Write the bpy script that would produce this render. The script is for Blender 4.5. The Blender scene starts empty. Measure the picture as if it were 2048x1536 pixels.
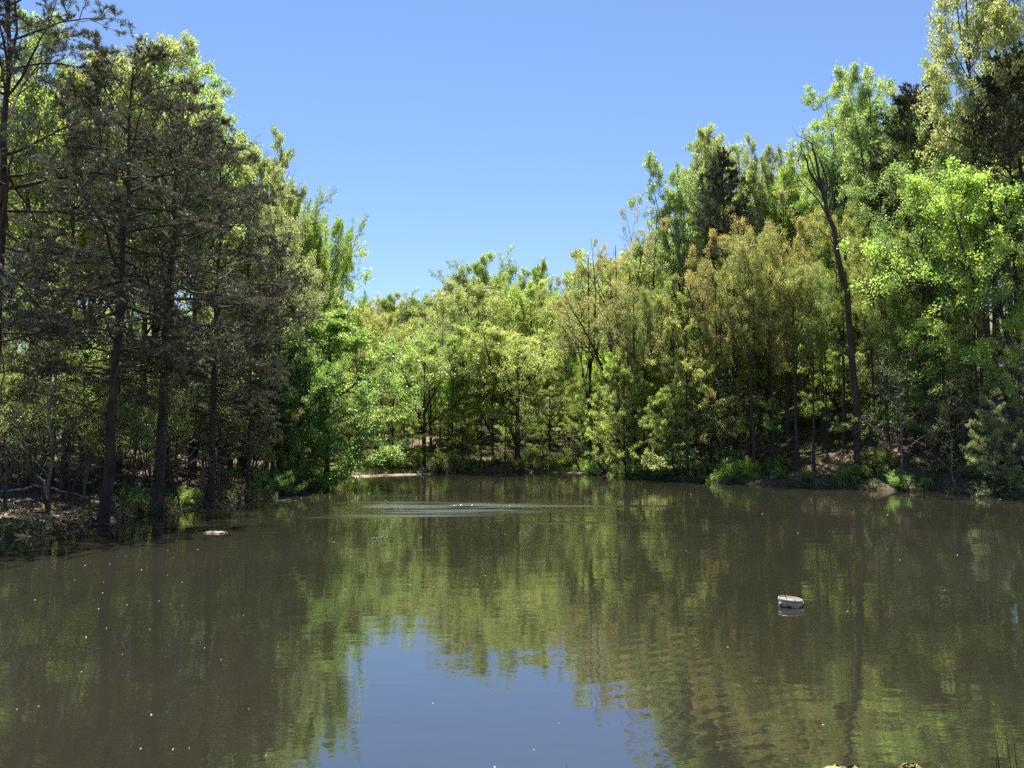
import bpy, math, random
import numpy as np
from mathutils import Vector, Matrix, Euler

sc = bpy.context.scene
C = sc.collection
rad = math.radians

# ------------------------------------------------------------------ camera, sky, sun, exposure
CAM_H = 3.0
PITCH = rad(4.0)
FPX = 1607.0                       # focal length in pixels of the 2048 px wide photograph
cam_d = bpy.data.cameras.new('camera')
cam_d.sensor_width = 36.0
cam_d.lens = FPX / 2048.0 * 36.0
cam_d.clip_start = 0.1
cam_d.clip_end = 3000.0
cam = bpy.data.objects.new('camera', cam_d)
C.objects.link(cam)
cam.location = (0, 0, CAM_H)
cam.rotation_euler = (math.pi / 2 + PITCH, 0, 0)
sc.camera = cam

SUN_AZ = rad(-9.0)                 # measured from +Y, positive = to the right
SUN_EL = rad(67.0)
world = bpy.data.worlds.new("World")
sc.world = world
world.use_nodes = True
wn = world.node_tree
sky = wn.nodes.new('ShaderNodeTexSky')
sky.sky_type = 'NISHITA'
sky.sun_disc = False
sky.sun_elevation = SUN_EL
sky.sun_rotation = SUN_AZ
sky.altitude = 100
sky.air_density = 1.0
sky.dust_density = 0.1
sky.ozone_density = 5.0
wb = wn.nodes.new('ShaderNodeMixRGB')       # white balance of the daylight
wb.blend_type = 'MULTIPLY'
wb.inputs[0].default_value = 1.0
wb.inputs[2].default_value = (0.95, 0.95, 1.0, 1)
wn.links.new(sky.outputs[0], wb.inputs[1])
wn.links.new(wb.outputs[0], wn.nodes['Background'].inputs[0])
wn.nodes['Background'].inputs[1].default_value = 0.0505

sun_d = bpy.data.lights.new('sun', 'SUN')
sun_d.energy = 5.0
sun_d.angle = rad(0.53)
sun_d.color = (1.0, 0.93, 0.79)
sun = bpy.data.objects.new('sun', sun_d)
C.objects.link(sun)
sdir = Vector((math.sin(SUN_AZ) * math.cos(SUN_EL), math.cos(SUN_AZ) * math.cos(SUN_EL), math.sin(SUN_EL)))
sun.rotation_euler = sdir.to_track_quat('Z', 'Y').to_euler()
sun.location = (30, 40, 80)

sc.view_settings.view_transform = 'Standard'
sc.view_settings.look = 'None'
sc.view_settings.exposure = 1.85
sc.view_settings.gamma = 1.0
sc.render.engine = 'CYCLES'
sc.cycles.max_bounces = 10
sc.cycles.diffuse_bounces = 7
sc.cycles.transmission_bounces = 6
sc.cycles.glossy_bounces = 3
sc.cycles.caustics_reflective = False
sc.cycles.caustics_refractive = False
sc.cycles.use_denoising = False


def ray(px, py):
    u = (px - 1024) / FPX
    v = (768 - py) / FPX
    return np.array([u, math.cos(PITCH) - v * math.sin(PITCH), math.sin(PITCH) + v * math.cos(PITCH)])


def at(px, py, D):
    """The point on the line of sight of a photo pixel at ground distance D."""
    r = ray(px, py)
    return np.array([0, 0, CAM_H]) + r * (D / r[1])


def to_px(p):
    x, y, z = p[0], p[1], p[2] - CAM_H
    d = y * math.cos(PITCH) + z * math.sin(PITCH)
    v = -y * math.sin(PITCH) + z * math.cos(PITCH)
    return 1024 + FPX * x / d, 768 - FPX * v / d


def tag(o, label=None, cat=None, group=None, kind=None):
    if label: o['label'] = label
    if cat: o['category'] = cat
    if group: o['group'] = group
    if kind: o['kind'] = kind
    return o


def empty(name, loc, rot=(0, 0, 0), scale=(1, 1, 1)):
    o = bpy.data.objects.new(name, None)
    C.objects.link(o)
    o.location = loc
    o.rotation_euler = rot
    o.scale = scale
    o.empty_display_size = 0.3
    return o


def link(name, me, parent=None):
    o = bpy.data.objects.new(name, me)
    C.objects.link(o)
    if parent: o.parent = parent
    return o


# ------------------------------------------------------------------ materials
def new_mat(name):
    m = bpy.data.materials.new(name)
    m.use_nodes = True
    nt = m.node_tree
    nt.nodes.clear()
    return m, nt, nt.nodes.new('ShaderNodeOutputMaterial')


def node(nt, t, **kw):
    n = nt.nodes.new(t)
    for k, v in kw.items():
        setattr(n, k, v)
    return n


def leaf_material(name, transl, gloss=0.05, hue=0.025):
    m, nt, out = new_mat(name)
    L = nt.links.new
    oi = node(nt, 'ShaderNodeObjectInfo')
    at_ = node(nt, 'ShaderNodeAttribute', attribute_name='tint')
    mh = node(nt, 'ShaderNodeMapRange')
    mh.inputs[1].default_value = 0; mh.inputs[2].default_value = 1
    mh.inputs[3].default_value = 0.5 + hue; mh.inputs[4].default_value = 0.5 - hue
    L(at_.outputs['Fac'], mh.inputs[0])
    mv = node(nt, 'ShaderNodeMapRange')
    mv.inputs[3].default_value = 0.62; mv.inputs[4].default_value = 1.35
    L(at_.outputs['Fac'], mv.inputs[0])
    hs = node(nt, 'ShaderNodeHueSaturation')
    L(oi.outputs['Color'], hs.inputs['Color'])
    L(mh.outputs[0], hs.inputs['Hue'])
    L(mv.outputs[0], hs.inputs['Value'])
    d = node(nt, 'ShaderNodeBsdfDiffuse')
    t = node(nt, 'ShaderNodeBsdfTranslucent')
    hs2 = node(nt, 'ShaderNodeHueSaturation')
    hs2.inputs['Hue'].default_value = 0.495; hs2.inputs['Saturation'].default_value = 1.02
    hs2.inputs['Value'].default_value = 1.25
    L(hs.outputs[0], d.inputs[0]); L(hs.outputs[0], hs2.inputs['Color']); L(hs2.outputs[0], t.inputs[0])
    mx = node(nt, 'ShaderNodeMixShader'); mx.inputs[0].default_value = transl
    L(d.outputs[0], mx.inputs[1]); L(t.outputs[0], mx.inputs[2])
    g = node(nt, 'ShaderNodeBsdfGlossy'); g.inputs['Roughness'].default_value = 0.45
    mx2 = node(nt, 'ShaderNodeMixShader'); mx2.inputs[0].default_value = gloss
    L(mx.outputs[0], mx2.inputs[1]); L(g.outputs[0], mx2.inputs[2])
    L(mx2.outputs[0], out.inputs[0])
    return m


def bark_material(name, a, b, scale=6.0, stretch=0.25):
    m, nt, out = new_mat(name)
    L = nt.links.new
    tc = node(nt, 'ShaderNodeTexCoord')
    mp = node(nt, 'ShaderNodeMapping'); mp.inputs['Scale'].default_value = (1, 1, stretch)
    L(tc.outputs['Object'], mp.inputs[0])
    nz = node(nt, 'ShaderNodeTexNoise'); nz.inputs['Scale'].default_value = scale; nz.inputs['Detail'].default_value = 6
    nz.inputs['Roughness'].default_value = 0.7
    L(mp.outputs[0], nz.inputs[0])
    nb = node(nt, 'ShaderNodeTexNoise'); nb.inputs['Scale'].default_value = 0.7; nb.inputs['Detail'].default_value = 3
    L(tc.outputs['Object'], nb.inputs[0])
    cr = node(nt, 'ShaderNodeValToRGB')
    cr.color_ramp.elements[0].position = 0.32; cr.color_ramp.elements[0].color = (*a, 1)
    cr.color_ramp.elements[1].position = 0.68; cr.color_ramp.elements[1].color = (*b, 1)
    L(nz.outputs[0], cr.inputs[0])
    oi = node(nt, 'ShaderNodeObjectInfo')
    mv = node(nt, 'ShaderNodeMapRange'); mv.inputs[3].default_value = 0.75; mv.inputs[4].default_value = 1.3
    L(oi.outputs['Random'], mv.inputs[0])
    mm = node(nt, 'ShaderNodeMath', operation='MULTIPLY')
    mb = node(nt, 'ShaderNodeMapRange'); mb.inputs[1].default_value = 0.3; mb.inputs[2].default_value = 0.7
    mb.inputs[3].default_value = 0.75; mb.inputs[4].default_value = 1.25
    L(nb.outputs[0], mb.inputs[0]); L(mv.outputs[0], mm.inputs[0]); L(mb.outputs[0], mm.inputs[1])
    hs = node(nt, 'ShaderNodeHueSaturation'); L(cr.outputs[0], hs.inputs['Color']); L(mm.outputs[0], hs.inputs['Value'])
    p = node(nt, 'ShaderNodeBsdfPrincipled'); p.inputs['Roughness'].default_value = 0.9
    p.inputs['Specular IOR Level'].default_value = 0.2
    L(hs.outputs[0], p.inputs['Base Color'])
    bp = node(nt, 'ShaderNodeBump'); bp.inputs['Strength'].default_value = 0.7; bp.inputs['Distance'].default_value = 0.03
    L(nz.outputs[0], bp.inputs['Height']); L(bp.outputs[0], p.inputs['Normal'])
    L(p.outputs[0], out.inputs[0])
    return m


def flat_material(name, col, rough=0.6, noise=0.25, scale=8.0, spec=0.4):
    m, nt, out = new_mat(name)
    L = nt.links.new
    tc = node(nt, 'ShaderNodeTexCoord')
    nz = node(nt, 'ShaderNodeTexNoise'); nz.inputs['Scale'].default_value = scale; nz.inputs['Detail'].default_value = 5
    L(tc.outputs['Object'], nz.inputs[0])
    mv = node(nt, 'ShaderNodeMapRange'); mv.inputs[1].default_value = 0.3; mv.inputs[2].default_value = 0.7
    mv.inputs[3].default_value = 1 - noise; mv.inputs[4].default_value = 1 + noise
    L(nz.outputs[0], mv.inputs[0])
    hs = node(nt, 'ShaderNodeHueSaturation'); hs.inputs['Color'].default_value = (*col, 1)
    L(mv.outputs[0], hs.inputs['Value'])
    p = node(nt, 'ShaderNodeBsdfPrincipled'); p.inputs['Roughness'].default_value = rough
    p.inputs['Specular IOR Level'].default_value = spec
    L(hs.outputs[0], p.inputs['Base Color']); L(p.outputs[0], out.inputs[0])
    return m


def ground_material():
    m, nt, out = new_mat('leaf_litter_ground')
    L = nt.links.new
    tc = node(nt, 'ShaderNodeTexCoord')
    n1 = node(nt, 'ShaderNodeTexNoise'); n1.inputs['Scale'].default_value = 7.0; n1.inputs['Detail'].default_value = 8; n1.inputs['Roughness'].default_value = 0.75
    n2 = node(nt, 'ShaderNodeTexNoise'); n2.inputs['Scale'].default_value = 0.22; n2.inputs['Detail'].default_value = 5
    n3 = node(nt, 'ShaderNodeTexVoronoi'); n3.inputs['Scale'].default_value = 9.0
    for n in (n1, n2, n3): L(tc.outputs['Object'], n.inputs[0])
    cr = node(nt, 'ShaderNodeValToRGB')
    e = cr.color_ramp.elements
    e[0].position = 0.28; e[0].color = (0.040, 0.028, 0.019, 1)
    e[1].position = 0.72; e[1].color = (0.25, 0.19, 0.14, 1)
    x = e.new(0.5); x.color = (0.125, 0.092, 0.066, 1)
    L(n1.outputs[0], cr.inputs[0])
    hs = node(nt, 'ShaderNodeHueSaturation')
    mv = node(nt, 'ShaderNodeMapRange'); mv.inputs[3].default_value = 0.7; mv.inputs[4].default_value = 1.25
    L(n3.outputs['Color'], mv.inputs[0]); L(mv.outputs[0], hs.inputs['Value']); L(cr.outputs[0], hs.inputs['Color'])
    gr = node(nt, 'ShaderNodeMixRGB'); gr.inputs[2].default_value = (0.055, 0.075, 0.022, 1)
    mr = node(nt, 'ShaderNodeMapRange'); mr.inputs[1].default_value = 0.45; mr.inputs[2].default_value = 0.60; mr.inputs[4].default_value = 0.75
    L(n2.outputs[0], mr.inputs[0]); L(mr.outputs[0], gr.inputs[0]); L(hs.outputs[0], gr.inputs[1])
    # damp mud close to the water level
    sx = node(nt, 'ShaderNodeSeparateXYZ'); L(tc.outputs['Object'], sx.inputs[0])
    mz = node(nt, 'ShaderNodeMapRange'); mz.inputs[1].default_value = 0.03; mz.inputs[2].default_value = 0.28; mz.inputs[3].default_value = 0.9; mz.inputs[4].default_value = 0.0
    L(sx.outputs[2], mz.inputs[0])
    md = node(nt, 'ShaderNodeMixRGB'); md.inputs[2].default_value = (0.045, 0.036, 0.024, 1)
    L(mz.outputs[0], md.inputs[0]); L(gr.outputs[0], md.inputs[1])
    p = node(nt, 'ShaderNodeBsdfPrincipled'); p.inputs['Roughness'].default_value = 0.9; p.inputs['Specular IOR Level'].default_value = 0.15
    L(md.outputs[0], p.inputs['Base Color'])
    bp = node(nt, 'ShaderNodeBump'); bp.inputs['Strength'].default_value = 0.9; bp.inputs['Distance'].default_value = 0.08
    L(n1.outputs[0], bp.inputs['Height']); L(bp.outputs[0], p.inputs['Normal'])
    L(p.outputs[0], out.inputs[0])
    return m


def water_material():
    m, nt, out = new_mat('murky_pond_water')
    L = nt.links.new
    tc = node(nt, 'ShaderNodeTexCoord')

    def noise(scale, sx, sy, rot=0.0, detail=2.0, dist=0.0):
        mp = node(nt, 'ShaderNodeMapping')
        mp.inputs['Scale'].default_value = (sx, sy, 1)
        mp.inputs['Rotation'].default_value = (0, 0, rot)
        L(tc.outputs['Object'], mp.inputs[0])
        n = node(nt, 'ShaderNodeTexNoise')
        n.inputs['Scale'].default_value = scale; n.inputs['Detail'].default_value = detail
        n.inputs['Distortion'].default_value = dist
        L(mp.outputs[0], n.inputs[0])
        return n.outputs[0]

    def mul(a, b):
        x = node(nt, 'ShaderNodeMath', operation='MULTIPLY')
        for i, v in enumerate((a, b)):
            if isinstance(v, (int, float)): x.inputs[i].default_value = v
            else: L(v, x.inputs[i])
        return x.outputs[0]

    def add(a, b):
        x = node(nt, 'ShaderNodeMath', operation='ADD'); L(a, x.inputs[0]); L(b, x.inputs[1]); return x.outputs[0]

    def rng(v, a, b, c, d):
        x = node(nt, 'ShaderNodeMapRange', interpolation_type='SMOOTHSTEP')
        for i, q in enumerate((a, b, c, d)): x.inputs[i + 1].default_value = q
        L(v, x.inputs[0]); return x.outputs[0]

    sx = node(nt, 'ShaderNodeSeparateXYZ'); L(tc.outputs['Object'], sx.inputs[0])
    # calm ripple, a slow swell and gust streaks lying across the pond
    calm = mul(noise(2.2, 0.8, 1.6, 0.12, 3.0), 0.0024)
    fine = mul(noise(9.0, 0.7, 1.5, -0.2, 2.0), 0.0004)
    swell = mul(noise(0.55, 0.7, 1.6, 0.35, 1.0), 0.0060)
    # diagonal wavelets that reach in from the east side
    wv = node(nt, 'ShaderNodeTexWave', wave_type='BANDS', bands_direction='X')
    mp = node(nt, 'ShaderNodeMapping'); mp.inputs['Rotation'].default_value = (0, 0, rad(62))
    L(tc.outputs['Object'], mp.inputs[0]); L(mp.outputs[0], wv.inputs[0])
    wv.inputs['Scale'].default_value = 0.95; wv.inputs['Distortion'].default_value = 3.5; wv.inputs['Detail'].default_value = 1.5
    wv.inputs['Detail Scale'].default_value = 0.6
    area = mul(mul(rng(sx.outputs[0], 0.2, 2.2, 0, 1), rng(sx.outputs[0], 3.8, 2.0, 0, 1)), rng(sx.outputs[1], 14, 11, 0, 1))
    wavelets = mul(mul(wv.outputs[0], area), 0.0013)
    # gust streaks
    band = noise(0.42, 0.10, 1.0, 0.03, 4.0, 0.3)
    gust = rng(band, 0.56, 0.70, 0, 1)
    yb = mul(rng(sx.outputs[1], 21, 27, 0, 1), rng(sx.outputs[1], 52, 40, 0, 1))
    xb = mul(rng(sx.outputs[0], -9.5, -7.0, 0, 1), rng(sx.outputs[0], 10.0, -1.0, 0, 1))
    core = mul(mul(rng(sx.outputs[1], 31.0, 34.5, 0, 1), rng(sx.outputs[1], 43.0, 37.0, 0, 1)), mul(rng(sx.outputs[0], -8.0, -6.0, 0, 1), rng(sx.outputs[0], 5.0, -2.0, 0, 1)))
    core = mul(core, rng(noise(0.9, 0.25, 1.3, 0.05, 4.0, 0.4), 0.36, 0.58, 0.05, 1))
    gz = add(mul(gust, mul(yb, xb)), core)
    chop = mul(mul(noise(5.0, 0.8, 1.6, 0.1, 3.0), gz), 0.042)
    h = add(add(add(calm, fine), add(swell, wavelets)), chop)
    bp = node(nt, 'ShaderNodeBump'); bp.inputs['Strength'].default_value = 1.0; bp.inputs['Distance'].default_value = 1.0
    L(h, bp.inputs['Height'])
    p = node(nt, 'ShaderNodeBsdfPrincipled')
    silt = node(nt, 'ShaderNodeMixRGB')
    silt.inputs[1].default_value = (0.0135, 0.0135, 0.0092, 1); silt.inputs[2].default_value = (0.0172, 0.0164, 0.0120, 1)
    L(rng(noise(0.12, 1, 1, 0, 3.0), 0.35, 0.65, 0, 1), silt.inputs[0])
    L(silt.outputs[0], p.inputs['Base Color'])
    L(rng(gz, 0, 1, 0.03, 0.2), p.inputs['Roughness'])
    p.inputs['IOR'].default_value = 3.2
    L(bp.outputs[0], p.inputs['Normal'])
    L(p.outputs[0], out.inputs[0])
    return m


M = {
    'leaf': leaf_material('spring_leaf', 0.5),
    'needle': leaf_material('pine_needle', 0.15, 0.03, 0.02),
    'bark': bark_material('grey_brown_bark', (0.020, 0.016, 0.013), (0.105, 0.088, 0.072)),
    'pine_bark': bark_material('dark_pine_bark', (0.024, 0.018, 0.014), (0.10, 0.078, 0.062), 5.0),
    'dead_bark': bark_material('weathered_grey_bark', (0.06, 0.053, 0.047), (0.26, 0.235, 0.21)),
    'ground': ground_material(),
    'water': water_material(),
    'sand': flat_material('pale_silt', (0.16, 0.135, 0.098), 0.9, 0.45, 2.0, 0.1),
    'path': flat_material('bare_dirt', (0.36, 0.29, 0.23), 0.95, 0.3, 1.5, 0.1),
    'fleck': flat_material('pale_petal', (0.30, 0.30, 0.24), 0.7, 0.1),
    'scum': flat_material('dry_scum', (0.23, 0.21, 0.155), 0.9, 0.4, 14.0, 0.1),
    'algae': flat_material('yellow_algae', (0.19, 0.165, 0.075), 0.9, 0.5, 40.0, 0.1),
    'white': flat_material('weathered_white_plastic', (0.28, 0.26, 0.225), 0.55, 0.2, 12.0),
    'lid': flat_material('dusty_grey_lid', (0.13, 0.12, 0.10), 0.7, 0.3, 16.0),
    'cream': flat_material('stained_cream_plastic', (0.58, 0.50, 0.37), 0.6, 0.4, 14.0),
    'dark': flat_material('dark_slime', (0.035, 0.022, 0.016), 0.7, 0.3, 20.0),
    'black': flat_material('black_rod', (0.012, 0.012, 0.014), 0.5, 0.1),
    'reed': flat_material('dry_reed', (0.045, 0.045, 0.022), 0.8, 0.3, 20.0, 0.2),
}


# ------------------------------------------------------------------ mesh helpers (vectorised)
def mesh_from(name, V, F, mats, mat_idx=None, tint=None, smooth=False):
    """V (n,3), F list of (m,k) int arrays."""
    me = bpy.data.meshes.new(name)
    V = np.asarray(V, dtype=np.float32)
    me.vertices.add(len(V))
    me.vertices.foreach_set('co', V.ravel())
    nl = sum(f.size for f in F)
    nf = sum(len(f) for f in F)
    me.loops.add(nl)
    me.loops.foreach_set('vertex_index', np.concatenate([f.ravel() for f in F]).astype(np.int32))
    me.polygons.add(nf)
    tot = np.concatenate([np.full(len(f), f.shape[1], dtype=np.int32) for f in F])
    st = np.concatenate([[0], np.cumsum(tot)[:-1]]).astype(np.int32)
    me.polygons.foreach_set('loop_start', st)
    me.polygons.foreach_set('loop_total', tot)
    for m in mats: me.materials.append(m)
    if mat_idx is not None:
        me.polygons.foreach_set('material_index', np.asarray(mat_idx, dtype=np.int32))
    if smooth:
        me.polygons.foreach_set('use_smooth', np.ones(nf, dtype=bool))
    if tint is not None:
        a = me.attributes.new('tint', 'FLOAT', 'FACE')
        a.data.foreach_set('value', np.asarray(tint, dtype=np.float32))
    me.update(calc_edges=True)
    return me


def norm(v):
    return v / np.maximum(np.linalg.norm(v, axis=-1, keepdims=True), 1e-9)


def tubes(P, R, S):
    """P (N,K,3), R (N,K) -> verts, quads (end cap collapsed by a tiny radius)."""
    N, K, _ = P.shape
    T = np.empty_like(P)
    T[:, 1:-1] = P[:, 2:] - P[:, :-2]
    T[:, 0] = P[:, 1] - P[:, 0]
    T[:, -1] = P[:, -1] - P[:, -2]
    T = norm(T)
    ref = np.where(np.abs(T[:, :1, 2:3]) > 0.8, np.array([1.0, 0.13, 0]), np.array([0.05, 0.1, 1.0]))
    U = norm(np.cross(T, np.broadcast_to(ref, T.shape)))
    W = np.cross(T, U)
    a = np.arange(S) * 2 * math.pi / S
    ring = U[:, :, None, :] * np.cos(a)[None, None, :, None] + W[:, :, None, :] * np.sin(a)[None, None, :, None]
    V = P[:, :, None, :] + ring * R[:, :, None, None]
    idx = np.arange(N * K * S).reshape(N, K, S)
    b = np.roll(idx, -1, axis=2)
    Q = np.stack([idx[:, :-1], b[:, :-1], b[:, 1:], idx[:, 1:]], axis=-1).reshape(-1, 4)
    return V.reshape(-1, 3), Q


def join_tubes(parts):
    Vs, Qs, o = [], [], 0
    for P, R, S in parts:
        if len(P) == 0: continue
        v, q = tubes(P, R, S)
        Vs.append(v); Qs.append(q + o); o += len(v)
    return np.concatenate(Vs), [np.concatenate(Qs)]


def sprout(rng, P, R, n, tlo, thi, length, ang, K, up=0.0, wob=0.25, planar=0.0, ratio=0.014, rend=0.15, rmax=0.65, ang_j=0.25, az0=None):
    """n children on each of the parent polylines."""
    N, K0, _ = P.shape
    t = tlo + (thi - tlo) * (np.arange(n)[None, :] + rng.random((N, n))) / n
    f = t * (K0 - 1)
    i = np.clip(f.astype(int), 0, K0 - 2)
    w = (f - i)[..., None]
    ar = np.arange(N)[:, None]
    pos = P[ar, i] * (1 - w) + P[ar, i + 1] * w
    tan = norm(P[ar, i + 1] - P[ar, i])
    pr = R[ar, i] * (1 - w[..., 0]) + R[ar, i + 1] * w[..., 0]
    az = np.arange(n)[None, :] * 2.39996 + rng.random((N, 1)) * 6.28 + rng.normal(0, 0.5, (N, n))
    if planar > 0:
        side = (np.arange(n)[None, :] % 2) * math.pi + rng.normal(0, 0.9 * (1 - planar) + 0.15, (N, n))
        az = np.where(rng.random((N, n)) < planar, side, az)
    upv = np.array([0, 0, 1.0])
    u = np.cross(tan, upv)
    bad = np.linalg.norm(u, axis=-1) < 0.15
    u[bad] = np.array([1.0, 0, 0])
    u = norm(u)
    v = np.cross(u, tan)
    A = ang(t) if callable(ang) else ang
    A = A + rng.normal(0, ang_j, (N, n))
    d = np.cos(A)[..., None] * tan + np.sin(A)[..., None] * (np.cos(az)[..., None] * u + np.sin(az)[..., None] * v)
    Ln = (length(t) if callable(length) else length) * (0.7 + 0.6 * rng.random((N, n)))
    Np = N * n
    d = norm(d.reshape(Np, 3)); p = pos.reshape(Np, 3); Lf = Ln.reshape(Np)
    pts = np.empty((Np, K, 3)); pts[:, 0] = p
    for k in range(1, K):
        uu = up(k / (K - 1)) if callable(up) else up
        d = norm(d + upv * uu / (K - 1) + rng.normal(0, wob / math.sqrt(K), (Np, 3)))
        p = p + d * (Lf / (K - 1))[:, None]
        pts[:, k] = p
    r0 = np.minimum(pr.reshape(Np) * rmax, Lf * ratio + 0.002)
    rr = r0[:, None] * (1 - (1 - rend) * np.linspace(0, 1, K))[None, :]
    return pts, rr, t.reshape(Np), np.repeat(np.arange(N), n)


def leaves(rng, P, n, size, spread, upb=0.6, tlo=0.25, aspect=0.62, group=None, limb_tint=0.5):
    n = int(round(n * 2.4)); size = size * 0.63
    N, K, _ = P.shape
    t = tlo + (1 - tlo) * rng.random((N, n))
    f = t * (K - 1); i = np.clip(f.astype(int), 0, K - 2); w = (f - i)[..., None]
    ar = np.arange(N)[:, None]
    pos = P[ar, i] * (1 - w) + P[ar, i + 1] * w
    tan = norm(P[ar, i + 1] - P[ar, i])
    c = (pos + rng.normal(0, spread, pos.shape)).reshape(-1, 3)
    a = norm(tan.reshape(-1, 3) * 0.6 + rng.normal(0, 0.8, c.shape))
    nrm = norm(rng.normal(0, 1, c.shape) + np.array([0, 0, upb]))
    b = norm(np.cross(nrm, a))
    s = (size * (0.65 + 0.7 * rng.random(len(c))))[:, None]
    fold = norm(np.cross(a, b)) * s * 0.12
    V = np.stack([c - a * s * 0.5, c + b * s * aspect * 0.5 + fold, c + a * s * 0.5, c - b * s * aspect * 0.5 + fold], axis=1).reshape(-1, 3)
    F = np.arange(len(V)).reshape(-1, 4)
    if group is None: group = np.arange(N)
    gt = rng.random(int(group.max()) + 1)
    tint = limb_tint * np.repeat(gt[group], n) + (1 - limb_tint) * rng.random(len(c))
    return V, F, tint


def needles(rng, P, n, size, width, blades=6, group=None, tlo=0.15):
    """brush-like tufts of narrow triangles along twigs"""
    N, K, _ = P.shape
    t = tlo + (1 - tlo) * (np.arange(n)[None, :] + rng.random((N, n))) / n
    f = t * (K - 1); i = np.clip(f.astype(int), 0, K - 2); w = (f - i)[..., None]
    ar = np.arange(N)[:, None]
    pos = (P[ar, i] * (1 - w) + P[ar, i + 1] * w).reshape(-1, 3)
    tan = norm(P[ar, i + 1] - P[ar, i]).reshape(-1, 3)
    c = np.repeat(pos, blades, axis=0); T = np.repeat(tan, blades, axis=0)
    c = c + rng.normal(0, 0.02, c.shape)
    a = norm(T * 0.55 + rng.normal(0, 0.75, c.shape) + np.array([0, 0, 0.15]))
    b = norm(np.cross(a, rng.normal(0, 1, c.shape)))
    s = (size * (0.7 + 0.6 * rng.random(len(c))))[:, None]
    V = np.stack([c - b * width * 0.5, c + b * width * 0.5, c + a * s], axis=1).reshape(-1, 3)
    F = np.arange(len(V)).reshape(-1, 3)
    if group is None: group = np.arange(N)
    gt = rng.random(int(group.max()) + 1)
    tint = 0.5 * np.repeat(gt[group], n * blades) + 0.5 * rng.random(len(c))
    return V, F, tint


def trunk_line(rng, H, r0, r1, K=14, wob=0.02, lean=(0, 0), flare=1.35):
    z = np.linspace(0, 1, K)
    off = np.cumsum(rng.normal(0, wob * H / K, (K, 2)), axis=0)
    off -= off[:1]
    P = np.stack([off[:, 0] + lean[0] * z ** 1.5 * H, off[:, 1] + lean[1] * z ** 1.5 * H, z * H], axis=1)
    R = r0 + (r1 - r0) * z ** 0.85
    R[0] *= flare
    P[0, 2] = -0.5
    return P[None], R[None]


PROTO = {}


def finish(key, tubes_, crown, H, leafmat, barkmat, part='crown'):
    V, F = join_tubes(tubes_)
    tm = mesh_from(key + '_trunk', V, F, [barkmat], smooth=True)
    cm = None
    if crown:
        Vs, Fs, Ts, o = [], [], [], 0
        for v, f, t in crown:
            Vs.append(v); Fs.append(f + o); Ts.append(t); o += len(v)
        byk = {}
        for f, t in zip(Fs, Ts): byk.setdefault(f.shape[1], []).append((f, t))
        FF = [np.concatenate([x[0] for x in byk[k]]) for k in byk]
        TT = np.concatenate([np.concatenate([x[1] for x in byk[k]]) for k in byk])
        cm = mesh_from(key + '_crown', np.concatenate(Vs), FF, [leafmat], tint=TT)
        allv = np.concatenate(Vs)
        top = np.percentile(allv[:, 2], 98.6)
        rad_ = np.percentile(np.hypot(allv[:, 0], allv[:, 1]), 80)
    else:
        top = V[:, 2].max(); rad_ = np.percentile(np.hypot(V[:, 0], V[:, 1]), 97)
    PROTO[key] = dict(trunk=tm, crown=cm, H=float(top), R=float(rad_))


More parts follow.
